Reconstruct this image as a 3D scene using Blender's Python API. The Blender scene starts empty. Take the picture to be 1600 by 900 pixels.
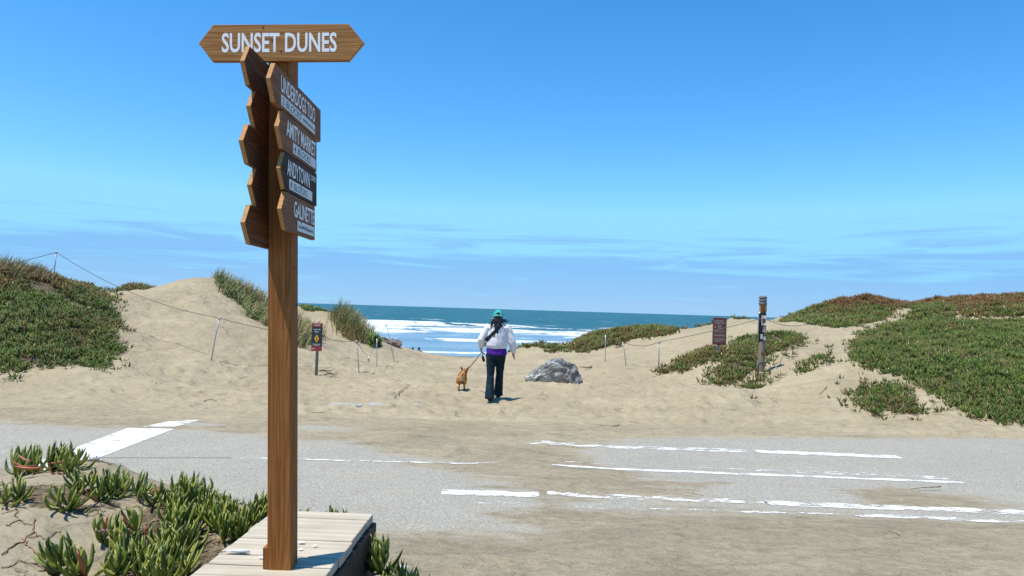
import bpy, bmesh, math, random
import numpy as np
from mathutils import Vector, Matrix, noise as mnoise
random.seed(7); RNG = np.random.default_rng(11)
S = bpy.context.scene
COL = S.collection
R = math.radians

# ------------------------------------------------------------------ camera
F_PX = 1150.0
CAM_H = 1.6
cam_data = bpy.data.cameras.new('camera'); cam = bpy.data.objects.new('camera', cam_data); COL.objects.link(cam)
cam_data.sensor_width = 36.0; cam_data.lens = 36.0 * F_PX / 1600.0
cam_data.clip_start = 0.05; cam_data.clip_end = 60000
CAM_R = Matrix.Rotation(R(90 + 1.66), 3, 'X') @ Matrix.Rotation(R(1.75), 3, 'Z')
cam.matrix_world = Matrix.Translation((0, 0, CAM_H)) @ CAM_R.to_4x4()
S.camera = cam
S.render.resolution_x = 1024; S.render.resolution_y = 576

# ------------------------------------------------------------------ world, sun, exposure
SUN_EL, SUN_TO = 69.0, 27.0          # elevation; shadows fall towards +X turned 27 deg towards +Y
world = bpy.data.worlds.new('World'); S.world = world; world.use_nodes = True
wn = world.node_tree.nodes; wl = world.node_tree.links; wn.clear()
def N(tree, typ, **kw):
    n = tree.nodes.new(typ)
    for k, v in kw.items():
        if k.startswith('i_'):
            key = k[2:]
            key = int(key) if key.isdigit() else key.replace('_', ' ')
            n.inputs[key].default_value = v
        else: setattr(n, k, v)
    return n
wt = world.node_tree
sky = N(wt, 'ShaderNodeTexSky', sky_type='NISHITA', sun_disc=False)
sun_dir = Vector((-math.cos(R(SUN_EL)) * math.cos(R(SUN_TO)), -math.cos(R(SUN_EL)) * math.sin(R(SUN_TO)), math.sin(R(SUN_EL))))
sky.sun_elevation = R(SUN_EL)
sky.sun_rotation = math.atan2(sun_dir.x, sun_dir.y)
sky.altitude = 0; sky.air_density = 1.0; sky.dust_density = 0.15; sky.ozone_density = 3.0
tcw = N(wt, 'ShaderNodeTexCoord')
grade = N(wt, 'ShaderNodeMix', data_type='RGBA', blend_type='MULTIPLY'); grade.inputs['Factor'].default_value = 1.0
grade.inputs[7].default_value = (0.58, 0.90, 1.22, 1)
wl.new(sky.outputs[0], grade.inputs[6])
# phone-camera colour response of a clear blue sky: deeper red falloff, cyan middle
sepc = N(wt, 'ShaderNodeSeparateColor'); wl.new(grade.outputs[2], sepc.inputs[0]); comc = N(wt, 'ShaderNodeCombineColor')
for ch, (p_, a_) in enumerate(((1.75, 0.82), (1.10, 1.14), (1.0, 1.24))):
    pw = N(wt, 'ShaderNodeMath', operation='POWER'); pw.inputs[1].default_value = p_; wl.new(sepc.outputs[ch], pw.inputs[0])
    ml = N(wt, 'ShaderNodeMath', operation='MULTIPLY'); ml.inputs[1].default_value = a_; wl.new(pw.outputs[0], ml.inputs[0])
    mn = N(wt, 'ShaderNodeMath', operation='MINIMUM'); mn.inputs[1].default_value = (2.3, 5.4, 8.0)[ch]; wl.new(ml.outputs[0], mn.inputs[0]); wl.new(mn.outputs[0], comc.inputs[ch])
# thin low stratus streaks a few degrees above the sea horizon, all round
sepw = N(wt, 'ShaderNodeSeparateXYZ'); wl.new(tcw.outputs['Generated'], sepw.inputs[0])
mapw = N(wt, 'ShaderNodeMapping'); mapw.inputs['Scale'].default_value = (3.0, 3.0, 42.0)
wl.new(tcw.outputs['Generated'], mapw.inputs[0])
cn = N(wt, 'ShaderNodeTexNoise', i_Scale=1.7, i_Detail=7.0, i_Roughness=0.62, i_Distortion=0.5); wl.new(mapw.outputs[0], cn.inputs['Vector'])
band = N(wt, 'ShaderNodeValToRGB'); cr = band.color_ramp
cr.elements[0].position = 0.0; cr.elements[0].color = (1, 1, 1, 1)
cr.elements[1].position = 0.135; cr.elements[1].color = (0, 0, 0, 1)
e = cr.elements.new(0.052); e.color = (0.86, 0.86, 0.86, 1)
e = cr.elements.new(0.078); e.color = (0.54, 0.54, 0.54, 1)
e = cr.elements.new(0.105); e.color = (0.34, 0.34, 0.34, 1)
wl.new(sepw.outputs[2], band.inputs[0])
cam2 = N(wt, 'ShaderNodeMath', operation='MULTIPLY_ADD'); cam2.inputs[1].default_value = 2.3; cam2.inputs[2].default_value = -0.65; wl.new(cn.outputs[0], cam2.inputs[0])
cadd = N(wt, 'ShaderNodeMath', operation='ADD'); wl.new(cam2.outputs[0], cadd.inputs[0]); wl.new(band.outputs[0], cadd.inputs[1])
cth = N(wt, 'ShaderNodeMapRange', interpolation_type='SMOOTHSTEP'); wl.new(cadd.outputs[0], cth.inputs[0])
cth.inputs[1].default_value = 0.80; cth.inputs[2].default_value = 1.35; cth.inputs[3].default_value = 0.0; cth.inputs[4].default_value = 0.9
cmix = N(wt, 'ShaderNodeMix', data_type='RGBA'); bm4 = N(wt, 'ShaderNodeMath', operation='MULTIPLY', use_clamp=True); bm4.inputs[1].default_value = 4.0; wl.new(band.outputs[0], bm4.inputs[0])
cfm = N(wt, 'ShaderNodeMath', operation='MULTIPLY'); wl.new(cth.outputs[0], cfm.inputs[0]); wl.new(bm4.outputs[0], cfm.inputs[1]); wl.new(cfm.outputs[0], cmix.inputs[0]); wl.new(comc.outputs[0], cmix.inputs[6])
hz = N(wt, 'ShaderNodeValToRGB'); hz.color_ramp.elements[0].color = (0.275, 0.450, 0.665, 1); hz.color_ramp.elements[1].position = 0.055; hz.color_ramp.elements[1].color = (0.185, 0.400, 0.690, 1)
wl.new(sepw.outputs[2], hz.inputs[0])
hzm = N(wt, 'ShaderNodeMix', data_type='RGBA', blend_type='MULTIPLY'); hzm.inputs[0].default_value = 1.0; hzm.inputs[7].default_value = (10, 10, 10, 1); wl.new(hz.outputs[0], hzm.inputs[6]); wl.new(hzm.outputs[2], cmix.inputs[7])
bg = N(wt, 'ShaderNodeBackground'); bg.inputs[1].default_value = 0.111
wl.new(cmix.outputs[2], bg.inputs[0])
wo = N(wt, 'ShaderNodeOutputWorld'); wl.new(bg.outputs[0], wo.inputs[0])

sd = bpy.data.lights.new('sun', 'SUN'); sd.energy = 5.0; sd.angle = R(0.5); sd.color = (1.0, 0.95, 0.87)
sun = bpy.data.objects.new('sun', sd); COL.objects.link(sun)
sun.rotation_euler = (-sun_dir).to_track_quat('-Z', 'Y').to_euler()
sun.location = (-20, -10, 40)
S.view_settings.view_transform = 'Standard'; S.view_settings.look = 'None'
S.view_settings.exposure = 0.30; S.view_settings.gamma = 1.0

# ------------------------------------------------------------------ helpers
def ray(px, py):
    return CAM_R @ Vector(((px - 800) / F_PX, -(py - 450) / F_PX, -1.0))
def at(px, py, d):
    r = ray(px, py); return Vector((0, 0, CAM_H)) + r * (d / r.y)
def on_plane(px, py, z=0.0):
    r = ray(px, py); return Vector((0, 0, CAM_H)) + r * ((z - CAM_H) / r.z)

def link(name, me, mat=None, parent=None, loc=None):
    o = bpy.data.objects.new(name, me); COL.objects.link(o)
    if mat is not None and me is not None and len(me.materials) == 0: me.materials.append(mat)
    if parent is not None: o.parent = parent
    if loc is not None: o.location = loc
    return o
def tag(o, label=None, cat=None, group=None, kind=None):
    if label: o['label'] = label
    if cat: o['category'] = cat
    if group: o['group'] = group
    if kind: o['kind'] = kind
    return o
def empty(name, loc=(0, 0, 0), rz=0.0):
    o = bpy.data.objects.new(name, None); COL.objects.link(o); o.location = loc; o.rotation_euler = (0, 0, rz)
    o.empty_display_size = 0.1
    return o
def mesh_np(name, V, Fc, smooth=False, attrs=None):
    """V (n,3), Fc list of (k,) arrays of equal size or an (m,k) array"""
    me = bpy.data.meshes.new(name)
    V = np.asarray(V, dtype=np.float32); Fc = np.asarray(Fc, dtype=np.int32)
    m, k = Fc.shape
    me.vertices.add(len(V)); me.vertices.foreach_set('co', V.ravel())
    me.loops.add(m * k); me.loops.foreach_set('vertex_index', Fc.ravel())
    me.polygons.add(m); me.polygons.foreach_set('loop_start', np.arange(0, m * k, k, dtype=np.int32))
    me.polygons.foreach_set('loop_total', np.full(m, k, dtype=np.int32))
    if smooth: me.polygons.foreach_set('use_smooth', np.ones(m, dtype=bool))
    for nm, arr in (attrs or {}).items():
        arr = np.asarray(arr, dtype=np.float32)
        if arr.ndim == 2:
            a = me.attributes.new(nm, 'FLOAT_COLOR', 'POINT'); a.data.foreach_set('color', arr.ravel())
        else:
            a = me.attributes.new(nm, 'FLOAT', 'POINT'); a.data.foreach_set('value', arr)
    me.update(calc_edges=True); me.validate()
    return me
def grid_faces(nr, nc):
    i = np.arange(nr - 1)[:, None] * nc + np.arange(nc - 1)[None, :]
    return np.stack([i, i + 1, i + nc + 1, i + nc], -1).reshape(-1, 4)
def from_bm(name, bm, smooth=False):
    me = bpy.data.meshes.new(name)
    bmesh.ops.recalc_face_normals(bm, faces=bm.faces[:])
    bm.to_mesh(me); bm.free()
    if smooth:
        for p in me.polygons: p.use_smooth = True
    return me
def bm_box(bm, lo, hi, bevel=0.0, M=None):
    lo = Vector(lo); hi = Vector(hi)
    r = bmesh.ops.create_cube(bm, size=1.0)
    vs = r['verts']
    for v in vs: v.co = Vector([(lo[i] + hi[i]) / 2 + v.co[i] * (hi[i] - lo[i]) for i in range(3)])
    if bevel > 0:
        es = list({e for v in vs for e in v.link_edges})
        rb = bmesh.ops.bevel(bm, geom=es, offset=bevel, segments=1, affect='EDGES')
        vs = list({v for f in rb['faces'] for v in f.verts} | {v for v in vs if v.is_valid})
    if M is not None:
        for v in vs:
            if v.is_valid: v.co = M @ v.co
def tube_mesh(name, pts, rad, seg=6, closed_ends=True, smooth=True):
    pts = [Vector(p) for p in pts]; n = len(pts)
    rad = [rad] * n if not hasattr(rad, '__len__') else rad
    V = []; Fq = []
    up = Vector((0, 0, 1))
    prev = None
    for i, p in enumerate(pts):
        t = (pts[min(i + 1, n - 1)] - pts[max(i - 1, 0)]).normalized()
        if prev is None:
            a = t.cross(up)
            if a.length < 1e-3: a = t.cross(Vector((1, 0, 0)))
            a.normalize()
        else:
            a = (prev - t * prev.dot(t)).normalized()
        prev = a; b = t.cross(a)
        for k in range(seg):
            an = 2 * math.pi * k / seg
            V.append(p + (a * math.cos(an) + b * math.sin(an)) * rad[i])
    bm = bmesh.new(); vv = [bm.verts.new(v) for v in V]
    for i in range(n - 1):
        for k in range(seg):
            bm.faces.new([vv[i * seg + k], vv[i * seg + (k + 1) % seg], vv[(i + 1) * seg + (k + 1) % seg], vv[(i + 1) * seg + k]])
    if closed_ends:
        bm.faces.new(vv[:seg][::-1]); bm.faces.new(vv[-seg:])
    return from_bm(name, bm, smooth)
def prism_mesh(name, outline, y0, y1, bevel=0.0):
    """outline (x,z) extruded along y"""
    bm = bmesh.new()
    a = [bm.verts.new((x, y0, z)) for x, z in outline]; b = [bm.verts.new((x, y1, z)) for x, z in outline]
    n = len(outline)
    bm.faces.new(a); bm.faces.new(b[::-1])
    for i in range(n): bm.faces.new([a[i], b[i], b[(i + 1) % n], a[(i + 1) % n]])
    if bevel > 0: bmesh.ops.bevel(bm, geom=bm.edges[:], offset=bevel, segments=1, affect='EDGES')
    return from_bm(name, bm)

def _hash(ix, iy, seed):
    h = (ix.astype(np.int64) * 374761393 + iy.astype(np.int64) * 668265263 + seed * 1442695041) & 0xffffffff
    h = ((h ^ (h >> 13)) * 1274126177) & 0xffffffff
    return ((h ^ (h >> 16)) & 0xffff) / 65535.0
def vnoise(x, y, seed=0):
    x = np.asarray(x, float); y = np.asarray(y, float)
    ix = np.floor(x); iy = np.floor(y); fx = x - ix; fy = y - iy
    fx = fx * fx * fx * (fx * (fx * 6 - 15) + 10); fy = fy * fy * fy * (fy * (fy * 6 - 15) + 10)
    a = _hash(ix, iy, seed); b = _hash(ix + 1, iy, seed); c = _hash(ix, iy + 1, seed); d = _hash(ix + 1, iy + 1, seed)
    return (a + (b - a) * fx) * (1 - fy) + (c + (d - c) * fx) * fy - 0.5
def fbm(x, y, seed=0, oct=3, gain=0.5):
    s = 0; a = 1.0; f = 1.0
    for k in range(oct):
        s = s + a * vnoise(x * f + 17.3 * k, y * f - 9.1 * k, seed + k); a *= gain; f *= 2.03
    return s
def sstep(a, b, x):
    t = np.clip((np.asarray(x, float) - a) / (b - a), 0, 1); return t * t * (3 - 2 * t)
def poly_sdf(P, x, y):
    """signed distance to a polygon, negative inside"""
    x = np.asarray(x, float); y = np.asarray(y, float)
    P = np.asarray([(p[0], p[1]) for p in P], float); n = len(P)
    d = np.full(x.shape, 1e18); ins = np.zeros(x.shape, bool)
    for i in range(n):
        ax, ay = P[i]; bx, by = P[(i + 1) % n]
        ex, ey = bx - ax, by - ay; wx, wy = x - ax, y - ay
        t = np.clip((wx * ex + wy * ey) / (ex * ex + ey * ey + 1e-12), 0, 1)
        d = np.minimum(d, (wx - ex * t) ** 2 + (wy - ey * t) ** 2)
        c = ((ay > y) != (by > y)) & (x < (bx - ax) * (y - ay) / (by - ay + 1e-12) + ax)
        ins ^= c
    return np.sqrt(d) * np.where(ins, -1, 1)

# ------------------------------------------------------------------ materials
def mat_new(name, rough=0.8, spec=0.3):
    m = bpy.data.materials.new(name); m.use_nodes = True
    t = m.node_tree; b = t.nodes['Principled BSDF']
    b.inputs['Roughness'].default_value = rough; b.inputs['Specular IOR Level'].default_value = spec
    return m, t, b
def plain(name, col, rough=0.7, spec=0.3, metal=0.0, var=0.12, scale=30.0, bump=0.0):
    m, t, b = mat_new(name, rough, spec); b.inputs['Metallic'].default_value = metal
    tc = N(t, 'ShaderNodeTexCoord'); n = N(t, 'ShaderNodeTexNoise', i_Scale=scale, i_Detail=4.0)
    t.links.new(tc.outputs['Object'], n.inputs['Vector'])
    r = N(t, 'ShaderNodeValToRGB')
    r.color_ramp.elements[0].position = 0.3; r.color_ramp.elements[1].position = 0.7
    r.color_ramp.elements[0].color = tuple(c * (1 - var) for c in col) + (1,)
    r.color_ramp.elements[1].color = tuple(min(1, c * (1 + var)) for c in col) + (1,)
    t.links.new(n.outputs[0], r.inputs[0]); t.links.new(r.outputs[0], b.inputs['Base Color'])
    if bump > 0:
        bp = N(t, 'ShaderNodeBump', i_Strength=0.6, i_Distance=bump); t.links.new(n.outputs[0], bp.inputs['Height']); t.links.new(bp.outputs[0], b.inputs['Normal'])
    return m
def ramp(t, src, stops):
    r = N(t, 'ShaderNodeValToRGB'); cr = r.color_ramp
    while len(cr.elements) > 1: cr.elements.remove(cr.elements[-1])
    cr.elements[0].position = stops[0][0]; cr.elements[0].color = tuple(stops[0][1]) + (1,)
    for p, c in stops[1:]:
        e = cr.elements.new(p); e.color = tuple(c) + (1,)
    t.links.new(src, r.inputs[0]); return r.outputs[0]
def noise_n(t, scale, detail=4.0, rough=0.5, vec=None, sc=None, dist=0.0, coord='Object', out=0):
    if vec is None:
        vec = N(t, 'ShaderNodeNewGeometry').outputs['Position'] if coord == 'World' else N(t, 'ShaderNodeTexCoord').outputs[coord]
    if sc is not None:
        mp = N(t, 'ShaderNodeMapping'); mp.inputs['Scale'].default_value = sc; t.links.new(vec, mp.inputs[0]); vec = mp.outputs[0]
    n = N(t, 'ShaderNodeTexNoise', i_Scale=scale, i_Detail=detail, i_Roughness=rough, i_Distortion=dist)
    t.links.new(vec, n.inputs['Vector']); return n.outputs[out]
def mixc(t, fac, a, b, mode='MIX'):
    m = N(t, 'ShaderNodeMix', data_type='RGBA', blend_type=mode)
    for src, idx in ((fac, 0), (a, 6), (b, 7)):
        if isinstance(src, (int, float)): m.inputs[idx].default_value = src
        elif isinstance(src, tuple): m.inputs[idx].default_value = src if len(src) == 4 else src + (1,)
        else: t.links.new(src, m.inputs[idx])
    return m.outputs[2]
def math_n(t, op, a, b=0.0, c=None, clamp=False):
    m = N(t, 'ShaderNodeMath', operation=op, use_clamp=clamp)
    for i, s in enumerate((a, b) if c is None else (a, b, c)):
        if isinstance(s, (int, float)): m.inputs[i].default_value = s
        else: t.links.new(s, m.inputs[i])
    return m.outputs[0]
def attr_n(t, name, out='Fac'):
    a = N(t, 'ShaderNodeAttribute', attribute_name=name); return a.outputs[out]
def bump_n(t, h, strength=0.5, dist=0.02, normal=None):
    b = N(t, 'ShaderNodeBump', i_Distance=dist); t.links.new(h, b.inputs['Height'])
    if isinstance(strength, (int, float)): b.inputs['Strength'].default_value = strength
    else: t.links.new(strength, b.inputs['Strength'])
    if normal is not None: t.links.new(normal, b.inputs['Normal'])
    return b.outputs[0]
def maprange(t, v, a, b, c=0.0, d=1.0, smooth=True):
    m = N(t, 'ShaderNodeMapRange', interpolation_type='SMOOTHSTEP' if smooth else 'LINEAR')
    t.links.new(v, m.inputs[0]); m.inputs[1].default_value = a; m.inputs[2].default_value = b; m.inputs[3].default_value = c; m.inputs[4].default_value = d
    return m.outputs[0]

def sand_color(t):
    """dry beach sand, world-space so that neighbouring sheets match; returns (colour, height)"""
    big = noise_n(t, 0.55, 5, 0.6, coord='World', sc=(1, 1.6, 1))
    fine = noise_n(t, 9.0, 6, 0.7, coord='World', sc=(1, 1.3, 1))
    grain = noise_n(t, 140.0, 2, 0.7, coord='World')
    c = ramp(t, big, [(0.3, (0.290, 0.240, 0.156)), (0.55, (0.345, 0.288, 0.190)), (0.75, (0.400, 0.337, 0.227))])
    yy = N(t, 'ShaderNodeSeparateXYZ'); t.links.new(N(t, 'ShaderNodeNewGeometry').outputs['Position'], yy.inputs[0])
    c = mixc(t, maprange(t, yy.outputs[1], 7.0, 11.0, 1.0, 0.0), c, mixc(t, 1.0, c, (0.84, 0.86, 0.90), 'MULTIPLY'))   # packed grey traffic dust near the road
    c = mixc(t, 0.55, c, ramp(t, fine, [(0.3, (0.33, 0.31, 0.27)), (0.5, (0.5, 0.5, 0.5)), (0.72, (0.62, 0.60, 0.55))]), 'OVERLAY')
    c = mixc(t, 0.22, c, ramp(t, grain, [(0.35, (0.25, 0.23, 0.2)), (0.55, (0.5, 0.5, 0.5)), (0.7, (0.72, 0.7, 0.66))]), 'OVERLAY')
    return c, fine, grain
# ------------------------------------------------------------------ terrain height
CP = []
for px, py, d in [(-200,412,18),(0,426,17),(60,438,17),(110,455,17.5),(160,470,18.5),(0,500,14.8),(100,510,15),(0,577,13.2),(120,580,13.2),(185,545,15.2),(190,505,17),
    (205,450,23),(165,463,22.5),(235,461,22.5),(265,447,22),(318,434,22),(345,441,22),(385,467,22),(420,492,22),(455,512,21.5),
    (250,480,19.5),(320,480,20),(330,520,17.5),(330,562,15.5),(250,530,16.5),(400,540,17.5),(430,525,19),
    (480,490,24),(510,487,24.5),(540,502,24),(560,525,23),(578,546,21),(500,540,19.5),(500,585,16.5),
    (600,555,24),(650,555,27),(700,558,28),(745,561,28),(700,575,20),(640,575,19.5),
    (800,560,24),(830,546,25),(870,549,25),(900,555,24),(950,524,27),(1000,517,27.5),(1050,520,27),(1080,522,27.5),(1000,560,20.5),(900,578,19),(1030,578,17),
    (1100,562,17.5),(1122,552,17.3),(1150,501,24.5),(1120,508,25),(1180,509,25),(1215,511,26),(1191,585,15),(1200,542,19),(1120,602,14),(1150,616,13),
    (1300,532,19),(1300,602,13.5),(1340,648,11.5),(1440,652,11.3),(1600,664,10.8),(1500,604,13),(1600,564,14.5),(1450,544,16.5),(1600,519,19),(1450,512,20),
    (1350,468,27),(1280,492,27),(1410,480,27),(1480,474,27.5),(1600,468,27),(1420,502,23),(1500,494,23),(1750,465,27),(1750,520,18),(1750,600,12.5),(-200,480,15),(-200,570,13)]:
    p = at(px, py, d); CP.append((p.x, p.y, p.z))
CP += [(-15, 25, .9), (-12, 27, .6), (-8.5, 27, 1.2), (-5.5, 29, .3), (-20, 28, .8), (6, 33, .1), (12, 33, 1.3), (18, 34, 1.5), (25, 33, 1.6), (2, 31, -.4), (-2, 33, -1.0), (8.5, 30, 1.0),
       (0, 36, -1.7), (-10, 36, -.8), (12, 38, -.6), (-20, 36, -.6), (25, 38, -.3)]
for x in np.arange(-16, 17, 4.0): CP.append((x, 10.2, 0.0))
for x in (-5, -2.5, 0, 2.5, 4.5): CP.append((x, 12.8, 0.0)); CP.append((x * 1.1, 15.0, 0.0))
CP = np.array(CP)
def _tps_fit(P, lam=0.02):
    n = len(P); d = np.hypot(P[:, None, 0] - P[None, :, 0], P[:, None, 1] - P[None, :, 1])
    K = np.where(d > 0, d * d * np.log(d + 1e-12), 0) + lam * np.eye(n) * 10
    A = np.zeros((n + 3, n + 3)); A[:n, :n] = K; A[:n, n] = 1; A[:n, n + 1:] = P[:, :2]; A[n, :n] = 1; A[n + 1:, :n] = P[:, :2].T
    return np.linalg.solve(A, np.concatenate([P[:, 2], np.zeros(3)]))
TPSW = _tps_fit(CP)
def _tps(x, y):
    out = np.zeros(x.shape)
    for i in range(len(CP)):
        d2 = (x - CP[i, 0]) ** 2 + (y - CP[i, 1]) ** 2
        out += TPSW[i] * 0.5 * d2 * np.log(d2 + 1e-12)
    return out + TPSW[-3] + TPSW[-2] * x + TPSW[-1] * y
BEACH_Y = [20, 30, 36, 45, 60, 87, 120, 200]; BEACH_Z = [0.3, -.4, -1.7, -2.7, -3.45, -4.02, -5.2, -7]
MOUND_Z = 0.37
def base_h(x, y):
    x = np.asarray(x, float); y = np.asarray(y, float)
    shp = x.shape; x = x.ravel(); y = y.ravel()
    lim = 0.80 * np.clip(y, 10, 32) + 2
    xc = np.clip(x, -lim, lim); yc = np.clip(y, 9, 39)
    z = _tps(xc, yc)
    z = np.clip(z, -3, 3.4)
    z = z * sstep(9.6, 12.5, y)
    w = sstep(29, 39, y)
    bz = np.interp(y, BEACH_Y, BEACH_Z)
    z = z * (1 - w) + bz * w
    # raised planting strip beside the bench (near left)
    edge_x = -0.80 - 0.25 * vnoise(y * 1.3, y * 0 + 3.0, 5)
    mz = (MOUND_Z + 0.07 * sstep(-1.6, -3.0, x)) * sstep(0.05, 0.5, edge_x - x) * (1 - sstep(4.35, 5.25, y + 0.3 * vnoise(x * 0.9, x * 0 + 1, 8) - 0.42 * np.clip(-x - 1.25, 0, 2.4)))
    mz = mz * (0.86 + 0.5 * vnoise(x * 1.1, y * 1.1, 21))
    z = z + np.where(y < 9, mz, 0)
    return z.reshape(shp)
def ground_h(x, y):
    x = np.asarray(x, float); y = np.asarray(y, float)
    z = base_h(x, y)
    far = sstep(10.6, 12.5, y) * (1 - sstep(50, 70, y))
    near = (1 - sstep(5.2, 6.2, y)) * np.where(base_h(x, y) > 0.03, 1.0, 0.15)
    und = 0.07 * fbm(x * 0.8, y * 1.2, 31, 2) + 0.075 * fbm(x * 2.2, y * 3.2, 33, 2) + 0.035 * np.abs(fbm(x * 4.5, y * 6.5, 35, 2))
    # wind and foot dents
    z = z + far * und + near * (0.018 * fbm(x * 2.2, y * 3.0, 36, 2) + 0.012 * fbm(x * 9, y * 12, 41, 2))
    return z
def gz(x, y): return float(ground_h(np.array([x]), np.array([y]))[0])
def ground_hit(px, py, d0=2.0, d1=60.0):
    r = ray(px, py); ds = np.geomspace(d0, d1, 2500); k = ds / r.y
    X = r.x * k; Y = r.y * k; Z = CAM_H + r.z * k
    g = ground_h(X, Y); i = np.argmax(Z <= g)
    return Vector((X[i], Y[i], g[i]))
# ------------------------------------------------------------------ planting areas (plan outlines on the dunes)
def hh(px, py): p = ground_hit(px, py); return (p.x, p.y)
def dd(px, d): p = at(px, 490, d); return (p.x, p.y)
PATCH = {
 'left_mound': [dd(-260,13.2),hh(-60,590),hh(0,580),hh(60,578),hh(120,570),hh(150,577),hh(186,548),hh(172,520),hh(192,506),hh(168,480),dd(160,19.2),dd(140,21),dd(60,21),dd(-150,21.5),dd(-300,20)],
 'knob': [dd(176,22.7),dd(200,22.5),dd(229,22.6),dd(234,23.6),dd(205,24.6),dd(178,24.2)],
 'lip': [dd(797,24.6),dd(830,24.9),dd(850,24.6),dd(884,24.4),dd(888,26),dd(840,26.6),dd(797,26.2)],
 'centre_mound': [hh(886,547),hh(930,549),hh(965,540),hh(1005,528),hh(1050,522),dd(1058,28.4),dd(1000,29.8),dd(940,29.4),dd(900,27)],
 'crest_strip': [dd(1062,27),dd(1090,26),dd(1114,24.8),dd(1126,25.9),dd(1085,28.3)],
 'dune_cap': [dd(1122,24.3),dd(1158,24.1),dd(1172,25.6),dd(1120,26.2)],
 'sign_front': [hh(1035,582),hh(1068,581),hh(1110,563),hh(1132,566),hh(1136,550),hh(1105,547),hh(1065,563)],
 'pole_slope': [hh(1108,599),hh(1130,605),hh(1165,591),hh(1184,573),hh(1215,556),hh(1252,532),hh(1240,523),hh(1195,530),hh(1150,528),hh(1148,552),hh(1118,578)],
 'pole_foot': [hh(1143,611),hh(1160,615),hh(1190,606),hh(1188,593),hh(1165,599)],
 'sparse': [hh(1242,597),hh(1285,598),hh(1302,576),hh(1300,556),hh(1268,560),hh(1250,580)],
 'right_slope': [hh(1338,540),hh(1330,558),hh(1362,580),hh(1415,590),hh(1440,606),hh(1490,642),hh(1560,660),hh(1640,668),dd(1800,11.2),dd(1900,16),hh(1700,503),hh(1600,503),hh(1450,506),hh(1385,509),hh(1352,524)],
 'right_low': [hh(1338,632),hh(1360,645),hh(1395,650),hh(1436,646),hh(1424,612),hh(1390,598),hh(1350,606)],
 'hill_a': [dd(1215,25.4),hh(1290,511),hh(1320,511),hh(1388,497),hh(1400,482),hh(1418,482),dd(1425,29),dd(1350,30.5),dd(1225,28.5)],
 'hill_mid': [hh(1415,502),hh(1482,497),hh(1490,482),hh(1460,478),hh(1424,487)],
 'hill_b': [hh(1428,477),hh(1462,475),hh(1500,485),hh(1515,497),hh(1600,496),dd(1800,23),dd(1800,30),dd(1600,31),dd(1432,30)],
}
GRASS_RIDGE = [hh(338,440),hh(350,458),hh(378,482),hh(415,508),hh(440,524),hh(482,549),dd(494,21.6),dd(470,22.2),dd(430,23),dd(385,23.2),dd(338,22.8)]
def patch_field(x, y, dense=False):
    """smallest noisy signed distance to any planting area"""
    best = np.full(x.shape, 9.0); nz = 0.22 * fbm(x * 2.2, y * 2.2, 71, 2)
    for k, P in PATCH.items():
        if dense and k in ('sparse', 'pole_foot', 'lip', 'crest_strip', 'dune_cap'): continue
        A = np.array([(p[0], p[1]) for p in P]); lo = A.min(0) - 1; hi = A.max(0) + 1
        m = (x > lo[0]) & (x < hi[0]) & (y > lo[1]) & (y < hi[1])
        if m.any(): best[m] = np.minimum(best[m], poly_sdf(P, x[m], y[m]) + nz[m])
    return best
def patch_rise(x, y, sdf):
    return sstep(0.0, 0.55, -sdf) * (0.08 + 0.13 * fbm(x * 1.3, y * 1.3, 77, 2) + 0.13 * fbm(x * 3.6, y * 3.6, 79, 2))

# ------------------------------------------------------------------ ground sheet
def axis_steps(segs):
    out = []
    for a, b, n in segs: out.append(np.linspace(a, b, n, endpoint=False))
    return np.concatenate(out + [np.array([segs[-1][1]])])
ys = np.concatenate([np.linspace(-30, 2.4, 40, endpoint=False), np.geomspace(2.4, 32, 380, endpoint=False), np.geomspace(32, 140, 110)])
us = np.concatenate([-np.geomspace(9, 1.05, 24, endpoint=False), np.linspace(-1.05, 1.05, 440), np.geomspace(1.05, 9, 25)[1:]])
GX = us[None, :] * np.maximum(ys, 2.4)[:, None]; GX = np.where(np.abs(us)[None, :] > 1.05, np.sign(us)[None, :] * (1.05 * np.maximum(ys, 2.4)[:, None] + (np.abs(us)[None, :] - 1.05) * 30), GX)
GY = np.repeat(ys[:, None], len(us), 1)
gx = GX.ravel(); gy = GY.ravel()
ROAD_Y0, ROAD_Y1 = 3.0, 10.75
zz = ground_h(gx, gy)
psdf = patch_field(gx, gy)
zz = zz + patch_rise(gx, gy, psdf) * 0.8
dip = sstep(2.9, 3.3, gy) * (1 - sstep(10.45, 10.75, gy)) * (1 - sstep(0.03, 0.12, base_h(gx, gy)))
zz = zz - 0.05 * dip
# trodden path: single footprints pressed into the loose sand
Z2 = zz.reshape(len(ys), len(us)); fr_ = random.Random(3)
for i in range(2600):
    d_ = 10.9 * (24 / 10.9) ** fr_.random(); wdt = 2.0 + .22 * d_; x_ = fr_.gauss(-.2 + .02 * d_, wdt * .75); a_ = fr_.gauss(0, .5); dep = fr_.uniform(.008, .034)
    j0, j1 = np.searchsorted(ys, (d_ - .3, d_ + .3)); k0, k1 = np.searchsorted(us, ((x_ - .3) / d_, (x_ + .3) / d_))
    if k1 - k0 < 2: continue
    X_ = GX[j0:j1, k0:k1] - x_; Y_ = GY[j0:j1, k0:k1] - d_; u_ = X_ * math.cos(a_) + Y_ * math.sin(a_); v_ = -X_ * math.sin(a_) + Y_ * math.cos(a_)
    r2 = (u_ / .075) ** 2 + (v_ / .15) ** 2
    Z2[j0:j1, k0:k1] += -dep * np.exp(-r2) + dep * .35 * np.exp(-(np.sqrt(r2) - 1.7) ** 2 * 3)
zz = Z2.ravel()
litter = np.clip(sstep(0.02, -0.25, patch_field(gx, gy, True)), 0, 1)
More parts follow.
